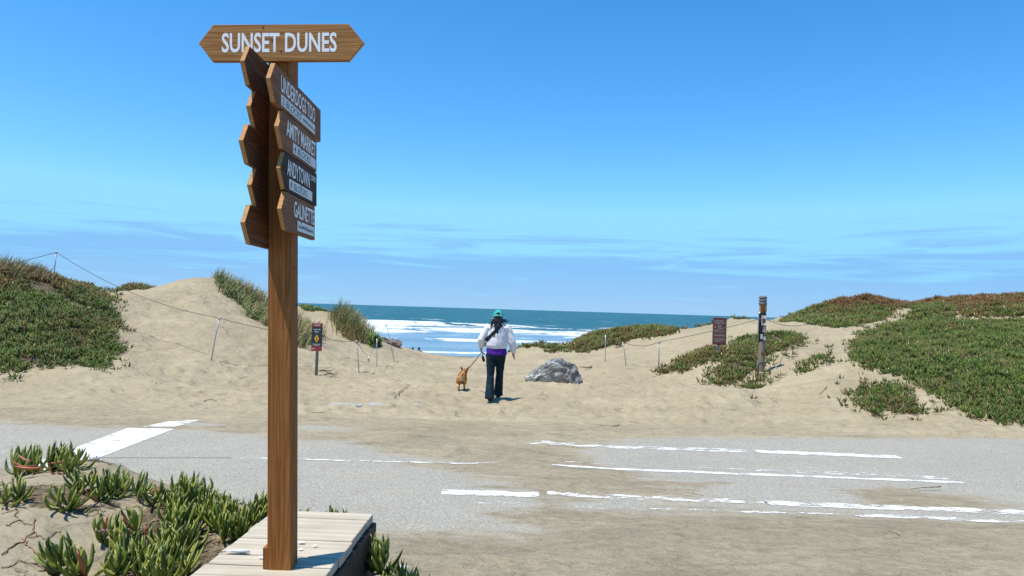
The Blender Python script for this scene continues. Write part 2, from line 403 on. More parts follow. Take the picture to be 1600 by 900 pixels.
gsd = poly_sdf(GRASS_RIDGE, gx, gy); litter = np.maximum(litter, 0.6 * sstep(0.1, -0.2, gsd + 0.2 * fbm(gx * 2, gy * 2, 5)))
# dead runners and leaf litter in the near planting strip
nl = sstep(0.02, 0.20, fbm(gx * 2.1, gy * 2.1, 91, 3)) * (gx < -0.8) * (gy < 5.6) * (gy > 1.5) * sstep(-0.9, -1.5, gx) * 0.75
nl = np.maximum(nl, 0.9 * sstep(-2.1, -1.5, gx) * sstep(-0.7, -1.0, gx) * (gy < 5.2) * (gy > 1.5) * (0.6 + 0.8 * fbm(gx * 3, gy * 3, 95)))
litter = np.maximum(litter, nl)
m_sand, t, b = mat_new('beach_sand', 0.92, 0.15)
c, fine, grain = sand_color(t)
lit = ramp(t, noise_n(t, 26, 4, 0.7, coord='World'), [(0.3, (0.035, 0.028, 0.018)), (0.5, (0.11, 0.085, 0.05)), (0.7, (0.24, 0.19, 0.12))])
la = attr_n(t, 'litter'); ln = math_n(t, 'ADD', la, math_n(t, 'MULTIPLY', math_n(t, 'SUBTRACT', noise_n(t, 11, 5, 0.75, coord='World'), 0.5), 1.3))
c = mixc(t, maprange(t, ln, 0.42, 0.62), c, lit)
# small dark crumbs of kelp and twig on the dry sand
cr_ = noise_n(t, 16, 3, 0.8, coord='World', sc=(1, 1.5, 1)); crm = maprange(t, cr_, 0.705, 0.74)
c = mixc(t, math_n(t, 'MULTIPLY', crm, 0.75), c, (0.10, 0.075, 0.045))
wet = maprange(t, attr_n(t, 'wet'), 0.1, 0.9)
c = mixc(t, wet, c, (0.17, 0.15, 0.12))
t.links.new(c, b.inputs['Base Color'])
t.links.new(math_n(t, 'SUBTRACT', 0.92, math_n(t, 'MULTIPLY', wet, 0.55)), b.inputs['Roughness'])
foot = noise_n(t, 3.2, 3, 0.55, coord='World', sc=(1, 1.5, 1), dist=0.6)
vo = N(t, 'ShaderNodeTexVoronoi', feature='SMOOTH_F1', i_Scale=2.6, i_Smoothness=0.35, i_Randomness=1.0); mpv = N(t, 'ShaderNodeMapping'); mpv.inputs['Scale'].default_value = (1, 1.35, 1)
vv_ = N(t, 'ShaderNodeVectorMath', operation='ADD'); t.links.new(N(t, 'ShaderNodeNewGeometry').outputs['Position'], vv_.inputs[0]); nd = N(t, 'ShaderNodeTexNoise', i_Scale=2.0, i_Detail=3.0); t.links.new(nd.outputs['Color'], vv_.inputs[1]); t.links.new(vv_.outputs[0], mpv.inputs[0]); t.links.new(mpv.outputs[0], vo.inputs['Vector'])
nb = bump_n(t, vo.outputs[0], 0.5, 0.10); nb = bump_n(t, foot, 0.7, 0.11, nb); nb = bump_n(t, fine, 0.7, 0.028, nb); nb = bump_n(t, grain, 0.35, 0.004, nb)
t.links.new(nb, b.inputs['Normal'])
wetv = sstep(66, 80, gy)
ground = link('sand_ground', mesh_np('sand_ground', np.stack([gx, gy, zz], 1), grid_faces(len(ys), len(us)), True, {'litter': litter, 'wet': wetv}), m_sand)
tag(ground, 'pale dry beach sand forming dunes around a path to the sea', 'sand', kind='structure')

# ------------------------------------------------------------------ road with drifted sand
def G0(L): return [tuple(on_plane(px, py, 0.0))[:2] for px, py in L]
ASPH = [
 G0([(-260,652),(0,660),(120,667),(300,670),(420,683),(560,692),(620,712),(700,719),(640,726),(720,742),(818,754),(818,768),(832,776),(830,797),(772,803),(800,818),(834,834),(790,838),(640,832),(560,838)]) + [(-2.0, 4.4), (-9, 4.4)],
 G0([(900,708),(940,694),(1010,683),(1200,684),(1600,686),(2100,692),(2100,850),(1600,818),(1450,813),(1310,806),(1060,800),(905,797),(860,779),(990,781),(1150,783),(1120,778),(1040,768),(1130,757),(1000,748),(1010,740),(930,725)]),
 G0([(515,628),(560,627),(600,629),(690,634),(640,640),(560,640)]),
 G0([(480,664),(560,668),(555,673),(470,671)]),
 G0([(270,664),(330,661),(345,664),(300,669)]),
]
SANDP = [G0([(1328,770),(1390,765),(1480,772),(1590,789),(1585,797),(1500,796),(1360,789),(1345,778)]), G0([(1000,789),(1050,790),(1110,794),(1010,797)]), G0([(760,757),(800,760),(798,768),(770,766)])]
def sand_sdf(x, y):
    x = np.asarray(x, float); y = np.asarray(y, float)
    d = np.full(x.shape, 9.0)
    for P in ASPH: d = np.minimum(d, poly_sdf(P, x, y))
    for P in SANDP: d = np.maximum(d, -poly_sdf(P, x, y))
    return np.clip(d, -1.5, 1.5)
def road_z(x, y, s):
    th = sstep(-0.02, 0.5, s)
    z = 0.004 + th * (0.012 + 0.030 * (0.35 + fbm(x * 1.6, y * 2.4, 52, 2)) * sstep(0.1, 0.7, s) + 0.012 * fbm(x * 6, y * 9, 55, 2))
    e = np.maximum(1 - sstep(ROAD_Y0, ROAD_Y0 + 0.35, y), sstep(ROAD_Y1 - 0.35, ROAD_Y1, y))
    return z - 0.09 * e
rys = np.arange(ROAD_Y0, ROAD_Y1 + 0.01, 0.045)
rxs = np.concatenate([-np.geomspace(90, 10, 40, endpoint=False), np.arange(-10, 10, 0.055), np.geomspace(10, 90, 41)])
RX, RY = np.meshgrid(rxs, rys); rx = RX.ravel(); ry = RY.ravel(); rs = sand_sdf(rx, ry)
m_road, t, b = mat_new('bleached_asphalt', 0.9, 0.2)
sc_, fine, grain = sand_color(t)
spk = noise_n(t, 75, 3, 0.75, coord='World'); big = noise_n(t, 0.8, 4, 0.6, coord='World')
ag = ramp(t, spk, [(0.30, (0.11, 0.105, 0.089)), (0.44, (0.262, 0.247, 0.207)), (0.56, (0.335, 0.316, 0.266)), (0.70, (0.52, 0.49, 0.42))])
ag = mixc(t, 0.35, ag, ramp(t, big, [(0.3, (0.42, 0.42, 0.41)), (0.7, (0.58, 0.57, 0.54))]), 'OVERLAY')
def sand_mask(t, lo=-0.16, hi=0.12):
    s = attr_n(t, 'sand')
    n1 = math_n(t, 'MULTIPLY', math_n(t, 'SUBTRACT', noise_n(t, 1.0, 6, 0.62, coord='World', sc=(1.3, 5.0, 1)), 0.5), 1.05)
    n2 = math_n(t, 'MULTIPLY', math_n(t, 'SUBTRACT', noise_n(t, 55, 3, 0.75, coord='World'), 0.5), 0.45)
    return maprange(t, math_n(t, 'ADD', s, math_n(t, 'ADD', n1, n2)), lo, hi)
dust = maprange(t, noise_n(t, 1.0, 6, 0.7, coord='World', sc=(1.3, 9, 1)), 0.50, 0.74, 0.0, 0.42)
ag = mixc(t, dust, ag, sc_)
sm = sand_mask(t)
sc_ = mixc(t, 0.7, sc_, ramp(t, noise_n(t, 1.5, 6, 0.68, coord='World', sc=(1, 2.2, 1), dist=.8), [(.34, (.41, .41, .405)), (.5, (.52, .52, .515)), (.66, (.60, .59, .58))]), 'OVERLAY')
t.links.new(mixc(t, sm, ag, sc_), b.inputs['Base Color'])
hgt = mixc(t, sm, spk, fine)
nb = bump_n(t, hgt, 0.55, 0.010)
trk = noise_n(t, 4.5, 4, 0.6, coord='World', sc=(1, 1.7, 1), dist=1.2)
ss_ = math_n(t, 'MULTIPLY', sm, 0.7); nb = bump_n(t, trk, ss_, 0.075, nb); nb = bump_n(t, noise_n(t, 13, 4, 0.65, coord='World', sc=(1, 1.6, 1), dist=2.2), ss_, 0.028, nb)
t.links.new(nb, b.inputs['Normal'])
road = link('road', mesh_np('road', np.stack([rx, ry, road_z(rx, ry, rs)], 1), grid_faces(len(rys), len(rxs)), True, {'sand': rs}), m_road)
tag(road, 'sun-bleached grey road half buried under drifted sand', 'road', kind='structure')

m_paint, t, b = mat_new('road_paint', 0.7, 0.3)
b.inputs['Base Color'].default_value = (0.80, 0.80, 0.78, 1)
t.links.new(ramp(t, noise_n(t, 40, 4, 0.7, coord='World'), [(0.35, (0.52, 0.50, 0.45)), (0.5, (0.70, 0.69, 0.66)), (0.65, (0.80, 0.80, 0.78))]), b.inputs['Base Color'])
tr = N(t, 'ShaderNodeBsdfTransparent'); mx = N(t, 'ShaderNodeMixShader')
wear = math_n(t, 'ADD', attr_n(t, 'wear'), math_n(t, 'MULTIPLY', math_n(t, 'SUBTRACT', noise_n(t, 4, 8, 0.75, coord='World', sc=(1, 3.0, 1)), 0.5), 6.0))
wear = math_n(t, 'ADD', wear, math_n(t, 'MULTIPLY', math_n(t, 'SUBTRACT', noise_n(t, 70, 3, .8, coord='World'), .5), 2.2))
wm = maprange(t, wear, 0.42, 0.75); sm = sand_mask(t, -0.16, -0.08)
t.links.new(math_n(t, 'MAXIMUM', wm, sm), mx.inputs[0]); t.links.new(b.outputs[0], mx.inputs[1]); t.links.new(tr.outputs[0], mx.inputs[2])
t.links.new(mx.outputs[0], t.nodes['Material Output'].inputs[0])
m_joint = plain('joint_tar', (0.27, 0.26, 0.23), 0.9, 0.1, scale=60)
def marking(a, bpt, w0, wear=0.1, sand_bias=0.0, name='lane_line', mat=None, w1=None):
    A = on_plane(*a); B = on_plane(*bpt); L = (B - A).length; n = max(2, int(L / 0.05)); k = max(3, int(w0 / 0.025))
    d = (B - A).normalized(); nrm = Vector((-d.y, d.x, 0)); w1 = w1 or w0
    U = np.linspace(0, 1, n)[:, None]; Wd = np.linspace(-0.5, 0.5, k)[None, :]; W = w0 + (w1 - w0) * U
    x = (A.x + d.x * L * U + nrm.x * Wd * W); y = (A.y + d.y * L * U + nrm.y * Wd * W)
    edge = np.abs(Wd) * 2 + 0 * U; x = x.ravel(); y = y.ravel(); s = sand_sdf(x, y)
    wr = wear * 1.6 + .14 + 0.50 * np.clip((edge.ravel() - 0.35) / 0.65, 0, 1) ** 1.5
    # where paint shows, the drift is thin: keep the sheet just above road
    z = road_z(x, y, s) + 0.004
    me = mesh_np(name, np.stack([x, y, z], 1), grid_faces(n, k), True, {'sand': s + sand_bias, 'wear': wr})
    o = link(name, me, mat or m_paint)
    return tag(o, kind='structure')
marking((716,689),(770,693), .16, .35, -.72); marking((812,694),(1180,706), .22, .26, -.72); marking((1178,706),(1405,715), .20, .02, -.6)
marking((360,716),(640,723), .07, .22, -.72); marking((638,723),(788,728), .07, .2, -.72)
marking((862,730),(1505,755), .105, .04, -.72); marking((830,721),(1180,735), .07, .42, -.72); marking((1178,735),(1480,748), .20, .42, -.6)
marking((690,770),(842,774), .19, .03, -.6); marking((855,773),(1200,787), .19, .33, -.72); marking((1195,787),(1900,813), .17, .14, -.72)
marking((690,783),(812,788), .12, .44, -.6); marking((900,794),(1330,804), .10, .40, -.6); marking((1335,806),(1900,829), .11, .2, -.72)
marking((105,716),(362,716), .018, -.5, -.5, 'road_joint', m_joint)
# broad crosswalk bar: a quadrilateral laid on the road
def quad_mark(corn, wear, bias):
    P = [on_plane(*c) for c in corn]; n, k = 60, 26
    U = np.linspace(0, 1, n)[:, None]; Vv = np.linspace(0, 1, k)[None, :]
    q = lambda i: (P[0][i] * (1 - U) + P[1][i] * U) * (1 - Vv) + (P[3][i] * (1 - U) + P[2][i] * U) * Vv
    x = q(0).ravel(); y = q(1).ravel(); s = sand_sdf(x, y)
    me = mesh_np('crosswalk_bar', np.stack([x, y, road_z(x, y, s) + .004], 1), grid_faces(n, k), True, {'sand': s + bias, 'wear': np.full(x.shape, wear)})
    tag(link('crosswalk_bar', me, m_paint), kind='structure')
quad_mark([(272,671),(60,753),(-30,756),(200,669.5)], .10, -.3)
quad_mark([(312,657.5),(272,668),(222,668),(262,660)], .3, -1.0)

# half-buried concrete kerb beyond the road
m_kerb = plain('kerb_concrete', (0.33, 0.325, 0.30), 0.9, 0.2, var=0.25, scale=18, bump=0.01)
for px0, px1, dz in ((512, 566, 0.006), (573, 618, 0.000), (624, 658, 0.008), (664, 700, -0.004)):
    A = on_plane(px0, 632, 0); B = on_plane(px1, 633.5 + (px1 - 600) * 0.02, 0)
    bm = bmesh.new(); L = (B - A).length
    bm_box(bm, (0, -0.16, -0.12), (L, 0.16, 0.0), 0.02)
    o = link('kerb_stone', from_bm('kerb_stone', bm), m_kerb); o.location = (A.x, A.y + .05, max(gz(A.x, A.y), gz(B.x, B.y)) * 0.5 + dz); o.rotation_euler = (R(random.uniform(-4, 1)), -math.atan2(dz * .1, L), math.atan2(B.y - A.y, B.x - A.x))
    tag(o, kind='structure')

# ------------------------------------------------------------------ sea
SEA = -4.0
sy = np.concatenate([np.geomspace(76, 420, 330, endpoint=False), np.geomspace(420, 30000, 120)])
su = np.concatenate([-np.geomspace(7, 0.9, 10, endpoint=False), np.linspace(-0.9, 0.9, 260), np.geomspace(0.9, 7, 11)[1:]])
SX = su[None, :] * sy[:, None]; SY = np.repeat(sy[:, None], len(su), 1); x = SX.ravel(); y = SY.ravel()
z = np.full(x.shape, SEA); foam = np.zeros(x.shape)
# breaking wave fronts: (distance, height, foam width seaward/landward, seed, coverage)
for y0, hgt_, wsea, wland, sd_, cov in ((262, .55, 4, 10, 1, -.02), (222, 1.9, 5, 32, 2, .44), (185, 1.2, 5, 26, 3, .44), (156, .7, 4, 15, 4, .24), (130, .35, 3, 6, 5, .02), (112, .25, 2, 4, 6, .0), (99, .16, 2, 2.5, 7, -.06), (90, .1, 1.5, 2, 8, -.04), (420, .5, 5, 6, 9, -.16), (330, .6, 5, 8, 10, -.14)):
    yc = y0 + 22 * (y0 / 200) * fbm(x / 60.0, x * 0 + sd_, 100 + sd_, 2) + 3 * vnoise(x / 9.0, x * 0, 120 + sd_)
    amp = np.clip(0.55 + 1.1 * fbm(x / 45.0 + 31 * sd_, y * 0, 140 + sd_, 2), 0.1, 1.4)
    dy = y - yc
    prof = np.where(dy > 0, np.exp(-(dy / (wsea * 1.6)) ** 2), np.exp(-(dy / (wsea * 0.8)) ** 2))
    z += hgt_ * amp * prof
    fl = np.where(dy > 0, 1 - dy / (wsea * .45), 1 + dy / wland)
    foam = np.maximum(foam, np.clip(fl, 0, 1) * np.clip(amp + cov - .25, 0, 1.2))
z += 0.10 * fbm(x / 7, y / 5, 151, 2) * sstep(110, 170, y) + 0.5 * vnoise(x / 90, y / 22, 155) * sstep(180, 320, y)
m_sea, t, b = mat_new('sea_water', 0.25, 0.5)
deep = maprange(t, attr_n(t, 'off'), 0, 1)
wc = noise_n(t, 0.02, 5, 0.65, coord='World', sc=(1, 4, 1))
dcol = ramp(t, wc, [(0.3, (0.014, 0.080, 0.118)), (0.55, (0.026, 0.120, 0.160)), (0.75, (0.050, 0.175, 0.205))])
scol = ramp(t, noise_n(t, 0.05, 4, 0.6, coord='World', sc=(1, 4, 1)), [(0.35, (0.13, 0.22, 0.29)), (0.7, (0.22, 0.33, 0.40))])
wcol = mixc(t, deep, scol, dcol)
fn = noise_n(t, 0.07, 9, 0.74, coord='World', sc=(1, 2.4, 1), dist=.4); ff = noise_n(t, 0.9, 4, 0.7, coord='World')
fm = math_n(t, 'ADD', attr_n(t, 'foam'), math_n(t, 'ADD', math_n(t, 'MULTIPLY', math_n(t, 'SUBTRACT', fn, 0.5), 3.2), math_n(t, 'MULTIPLY', math_n(t, 'SUBTRACT', ff, 0.5), 0.3)))
fm = maprange(t, fm, 0.38, 0.54)
t.links.new(mixc(t, fm, wcol, ramp(t, ff, [(.3, (.42, .50, .52)), (.48, (.62, .66, .67)), (.6, (.78, .79, .79))])), b.inputs['Base Color'])
t.links.new(maprange(t, math_n(t, 'MAXIMUM', deep, fm), 0, 1, 0.22, 0.62), b.inputs['Roughness'])
t.links.new(maprange(t, math_n(t, 'MAXIMUM', deep, fm), 0, 1, 0.5, 0.12), b.inputs['Specular IOR Level'])
w1 = noise_n(t, 0.35, 6, 0.65, coord='World', sc=(1, 2.5, 1)); nb = bump_n(t, w1, 0.9, 0.8)
t.links.new(nb, b.inputs['Normal'])
sea = link('sea', mesh_np('sea', np.stack([x, y, z], 1), grid_faces(len(sy), len(su)), True, {'foam': foam, 'off': sstep(150, 215, y)}), m_sea)
tag(sea, 'blue green ocean with white lines of surf', 'sea', kind='structure')
# ------------------------------------------------------------------ vegetation
m_leaf, t, b = mat_new('succulent_leaf', 0.55, 0.2)
b.inputs['Subsurface Weight'].default_value = 0.0
lc = attr_n(t, 'Col', 'Color'); t.links.new(mixc(t, 0.25, lc, ramp(t, noise_n(t, 35, 3, 0.6), [(0.3, (0.3, 0.3, 0.3)), (0.7, (0.68, 0.68, 0.66))]), 'OVERLAY'), b.inputs['Base Color'])
m_blade, t, b = mat_new('beach_grass_blade', 0.6, 0.25)
t.links.new(attr_n(t, 'Col', 'Color'), b.inputs['Base Color'])
GREENS = np.array([(0.085, 0.150, 0.030), (0.055, 0.110, 0.028), (0.120, 0.185, 0.040), (0.050, 0.085, 0.030), (0.150, 0.200, 0.055)])
REDS = np.array([(0.190, 0.075, 0.040), (0.150, 0.085, 0.045), (0.110, 0.060, 0.040), (0.200, 0.130, 0.060)])
DEAD = np.array([(0.20, 0.155, 0.095), (0.13, 0.10, 0.065), (0.28, 0.22, 0.14)])
def leaf_arrays(P, D, L, W, col, bend=0.25):
    n = len(P); Z = np.array([0, 0, 1.0])
    A = np.cross(D, Z); A /= np.linalg.norm(A, axis=1, keepdims=True) + 1e-6; B = np.cross(A, D)
    V = np.zeros((n, 7, 3)); ang = np.array([math.pi / 2, math.pi * 7 / 6, math.pi * 11 / 6])
    mid = P + D * (L * 0.5)[:, None] - Z * (L * bend * 0.35)[:, None]; tip = P + D * L[:, None] + Z * (L * bend * 0.25)[:, None]
    for k in range(3):
        off = A * math.cos(ang[k]) + B * math.sin(ang[k])
        V[:, k] = P + off * (W * 0.45)[:, None]; V[:, 3 + k] = mid + off * (W * 0.5)[:, None]
    V[:, 6] = tip
    T = []
    for k in range(3):
        j = (k + 1) % 3; T += [(k, j, 3 + j), (k, 3 + j, 3 + k), (3 + k, 3 + j, 6)]
    T = np.array(T)[None] + (np.arange(n) * 7)[:, None, None]
    C = np.repeat(np.concatenate([col, np.ones((n, 1))], 1), 7, 0)
    return V.reshape(-1, 3), T.reshape(-1, 3), C
def ice_patch(key, label, rho, L0, red=0.15, redz=None, nleaf=8, thin=0.0):
    P = PATCH[key]; A = np.array([(p[0], p[1]) for p in P]); lo = A.min(0) - .3; hi = A.max(0) + .3
    n = int((hi[0] - lo[0]) * (hi[1] - lo[1]) * rho)
    x = RNG.uniform(lo[0], hi[0], n); y = RNG.uniform(lo[1], hi[1], n)
    nz = 0.22 * fbm(x * 2.2, y * 2.2, 71, 2); s = poly_sdf(P, x, y) + nz
    keep = (s < np.where(RNG.uniform(0, 1, n) < .10, RNG.uniform(0, .55, n), RNG.uniform(-0.12, 0.10, n)))
    if thin > 0: keep &= fbm(x * 1.4, y * 1.4, 88, 2) > (thin - 0.5) * 0.9
    keep &= fbm(x * 0.9, y * 0.9, 89, 2) > -0.56
    x = x[keep]; y = y[keep]; s = s[keep]; n = len(x)
    gzv = ground_h(x, y); z = gzv + patch_rise(x, y, s) * 0.8
    cl = fbm(x * 0.8, y * 0.8, 63, 3)
    rr = np.clip(red + 0.5 * cl + (0 if redz is None else sstep(redz[0], redz[1], gzv) * 0.75), 0.02, 0.95)
    k = nleaf; xi = np.repeat(x, k); yi = np.repeat(y, k); zi = np.repeat(z, k); m = n * k
    az = RNG.uniform(0, 2 * math.pi, m); el = np.radians(np.clip(RNG.normal(48, 22, m), -5, 88))
    D = np.stack([np.cos(az) * np.cos(el), np.sin(az) * np.cos(el), np.sin(el)], 1)
    L = L0 * RNG.uniform(0.6, 1.35, m); W = L * RNG.uniform(0.15, 0.22, m)
    lift = np.repeat(RNG.uniform(-0.03, 0.06, n), k)
    Pp = np.stack([xi + 0.03 * np.cos(az), yi + 0.03 * np.sin(az), zi + lift], 1)
    isr = RNG.uniform(0, 1, m) < np.repeat(rr, k); isd = RNG.uniform(0, 1, m) < np.repeat(np.clip(.08 + .5 * fbm(x * 1.1, y * 1.1, 66, 3), .03, .5), k)
    col = GREENS[RNG.integers(0, 5, m)]; col = np.where(isr[:, None], REDS[RNG.integers(0, 4, m)], col); col = np.where(isd[:, None], DEAD[RNG.integers(0, 3, m)], col)
    col = col * (0.70, 0.69, 0.48) * RNG.uniform(0.6, 1.45, (m, 1)) * np.repeat(RNG.uniform(0.8, 1.2, n), k)[:, None]
    col = np.where((RNG.uniform(0, 1, m) < .0025)[:, None], np.array([(.62, .55, .25)]), col)
    V, T, C = leaf_arrays(Pp, D, L, W, col)
    o = link('ice_plant_mat', mesh_np('ice_plant_mat', V, T, False, {'Col': C}), m_leaf)
    return tag(o, label, 'ice plant', kind='stuff')
ice_patch('left_mound', 'big dark green ice plant mat covering the dune at the left edge', 260, .095, .10, (1.35, 2.1))
ice_patch('knob', 'round brown-green ice plant tuft on the small knob left of the dune crest', 200, .11, .45)
ice_patch('lip', 'thin ice plant tufts on the dune lip just right of the walking person', 90, .12, .25, thin=.5)
ice_patch('centre_mound', 'reddish green ice plant hump in front of the sea, right of the boulder', 130, .125, .30)
ice_patch('crest_strip', 'narrow ice plant strip on the crest left of the brown sign', 130, .12, .42, thin=.3)
ice_patch('dune_cap', 'small ice plant cap on the sand dune top behind the brown sign', 110, .12, .35, thin=.4)
ice_patch('sign_front', 'grey-green ice plant wedge at the foot of the brown sign', 210, .095, .30)
ice_patch('pole_slope', 'dark ice plant slope between the brown sign and weathered wooden pole', 210, .095, .16)
ice_patch('pole_foot', 'little ice plant tuft below the foot of the wooden pole', 180, .09, .25, thin=.4)
ice_patch('sparse', 'sparse ice plant scraps on bare sand right of the wooden pole', 150, .085, .2, thin=.62)
ice_patch('right_slope', 'widest bright green ice plant slope on the right', 240, .092, .06)
ice_patch('right_low', 'low round ice plant clump near the road below the right slope', 230, .085, .16)
ice_patch('hill_a', 'rounded hill of reddish ice plant on the skyline right of the pole', 130, .12, .22, (1.6, 2.3))
ice_patch('hill_mid', 'green ice plant tongue between the two skyline hills', 130, .12, .12)
ice_patch('hill_b', 'rust red ice plant hill on the skyline at the right edge', 130, .12, .25, (1.7, 2.4))

def blades(x, y, z, h0, lean=(0.25, 0.1), cols=None, n_tan=0.4, wid=0.008):
    n = len(x); az = RNG.uniform(0, 2 * math.pi, n); sp = np.abs(RNG.normal(0.25, 0.22, n)); h = h0 * RNG.uniform(0.5, 1.15, n)
    dx = np.cos(az) * sp + lean[0]; dy = np.sin(az) * sp + lean[1]
    sxn = -np.sin(az + 0.8); syn = np.cos(az + 0.8)
    V = np.zeros((n, 7, 3)); ts = (0, .4, .75, 1.0)
    for i, tt in enumerate(ts):
        cx = x + dx * h * tt ** 2; cy = y + dy * h * tt ** 2; cz = z + h * (tt - 0.28 * tt ** 3 * np.clip(sp * 2.4, 0, 1.8))
        w = wid * (1 - tt * 0.7)
        if i < 3:
            V[:, 2 * i] = np.stack([cx - sxn * w, cy - syn * w, cz], 1); V[:, 2 * i + 1] = np.stack([cx + sxn * w, cy + syn * w, cz], 1)
        else: V[:, 6] = np.stack([cx, cy, cz], 1)
    T = np.array([(0, 1, 3), (0, 3, 2), (2, 3, 5), (2, 5, 4), (4, 5, 6)])[None] + (np.arange(n) * 7)[:, None, None]
    g = np.array([(0.18, 0.195, 0.055), (0.23, 0.23, 0.075), (0.13, 0.15, 0.05)]); tn = np.array([(0.46, 0.36, 0.19), (0.38, 0.29, 0.15), (0.30, 0.26, 0.11)])
    c = np.where((RNG.uniform(0, 1, n) < n_tan)[:, None], tn[RNG.integers(0, 3, n)], g[RNG.integers(0, 3, n)]) * RNG.uniform(0.8, 1.25, (n, 1))
    return V.reshape(-1, 3), T.reshape(-1, 3), np.repeat(np.concatenate([c, np.ones((n, 1))], 1), 7, 0)
def grass_obj(name, parts, label, cat='beach grass', kind='stuff'):
    Vs, Ts, Cs = [], [], []; off = 0
    for V, T, C in parts: Vs.append(V); Ts.append(T + off); Cs.append(C); off += len(V)
    o = link(name, mesh_np(name, np.concatenate(Vs), np.concatenate(Ts), False, {'Col': np.concatenate(Cs)}), m_blade)
    return tag(o, label, cat, kind=kind)
def scatter_poly(P, n):
    A = np.array([(p[0], p[1]) for p in P]); lo = A.min(0); hi = A.max(0)
    x = RNG.uniform(lo[0], hi[0], n); y = RNG.uniform(lo[1], hi[1], n); s = poly_sdf(P, x, y) + .25 * fbm(x * 2, y * 2, 5); k = s < 0
    return x[k], y[k]
def clumped(P, nclump, per, spread):
    cx, cy = scatter_poly(P, nclump); x = np.repeat(cx, per) + RNG.normal(0, spread, len(cx) * per); y = np.repeat(cy, per) + RNG.normal(0, spread, len(cx) * per)
    return x, y
# ridge of grass on the left dune with low leafy growth in it
x, y = clumped(GRASS_RIDGE, 420, 32, 0.09); b1 = blades(x, y, ground_h(x, y) - .02, .46, n_tan=.62, wid=.009)
x, y = scatter_poly(GRASS_RIDGE, 9000)
m = len(x); az = RNG.uniform(0, 6.28, m); el = np.radians(RNG.uniform(10, 85, m)); D = np.stack([np.cos(az) * np.cos(el), np.sin(az) * np.cos(el), np.sin(el)], 1)
c = GREENS[RNG.integers(0, 5, m)] * RNG.uniform(.7, 1.2, (m, 1)); LA = leaf_arrays(np.stack([x, y, ground_h(x, y) + RNG.uniform(0, .13, m)], 1), D, RNG.uniform(.07, .15, m), RNG.uniform(.02, .035, m), c)
grass_obj('beach_grass', [b1, LA], 'tawny green beach grass running down the dune ridge behind the signpost')
# the big tussock left of the surf
T0 = [dd(524, 22.8), dd(548, 22.0), dd(576, 21.7), dd(582, 22.5), dd(560, 24), dd(528, 24.2)]
x, y = clumped(T0, 90, 60, 0.10); parts = [blades(x, y, ground_h(x, y) - .03, .72, (.16, .05), n_tan=.30, wid=.010)]
x, y = clumped(T0, 70, 40, 0.14); V, T, C = blades(x, y, ground_h(x, y) - .03, .50, (.05, -.35), n_tan=.85, wid=.011); parts.append((V, T, C))
grass_obj('grass_tussock', parts, 'tall shaggy grass tussock on the dune left of the surf', 'grass tussock', kind=None)
TL = [dd(572, 21.5), dd(590, 21.3), dd(592, 22), dd(576, 22.4)]
x, y = scatter_poly(TL, 5000); m = min(len(x), 900); x = x[:m]; y = y[:m]; az = RNG.uniform(0, 6.28, m); el = np.radians(RNG.uniform(10, 85, m)); D = np.stack([np.cos(az) * np.cos(el), np.sin(az) * np.cos(el), np.sin(el)], 1)
V, T, C = leaf_arrays(np.stack([x, y, ground_h(x, y) + RNG.uniform(0, .3, m)], 1), D, RNG.uniform(.08, .14, m), RNG.uniform(.03, .05, m), GREENS[RNG.integers(0, 5, m)])
tag(link('dune_bush', mesh_np('dune_bush', V, T, False, {'Col': C}), m_leaf), 'small leafy green bush at the right foot of the grass tussock', 'bush')
# thin grass along the crest of the left mound, and green fringe on the dune behind the small sign
x, y = clumped([dd(-60, 16.5), dd(30, 16.6), dd(75, 17.2), dd(70, 18.4), dd(-60, 18.2)], 150, 18, .08)
grass_obj('crest_grass', [blades(x, y, ground_h(x, y) + .03, .38, n_tan=.55, wid=.007)], 'thin tan grass on the crest of the left ice plant dune')
FR = [dd(470, 24.2), dd(495, 24.4), dd(520, 24.6), dd(545, 23.8), dd(546, 24.6), dd(500, 25.4), dd(470, 25.2)]
x, y = scatter_poly(FR, 6000); x = x[:1500]; y = y[:1500]; m = len(x); az = RNG.uniform(0, 6.28, m); el = np.radians(RNG.uniform(10, 85, m)); D = np.stack([np.cos(az) * np.cos(el), np.sin(az) * np.cos(el), np.sin(el)], 1)
V, T, C = leaf_arrays(np.stack([x, y, ground_h(x, y) + RNG.uniform(-.02, .05, m)], 1), D, RNG.uniform(.07, .13, m), RNG.uniform(.02, .03, m), GREENS[RNG.integers(0, 5, m)] * .9)
tag(link('dune_fringe', mesh_np('dune_fringe', V, T, False, {'Col': C}), m_leaf), 'low green fringe along the dune top behind the red and black sign', 'ground cover', kind='stuff')
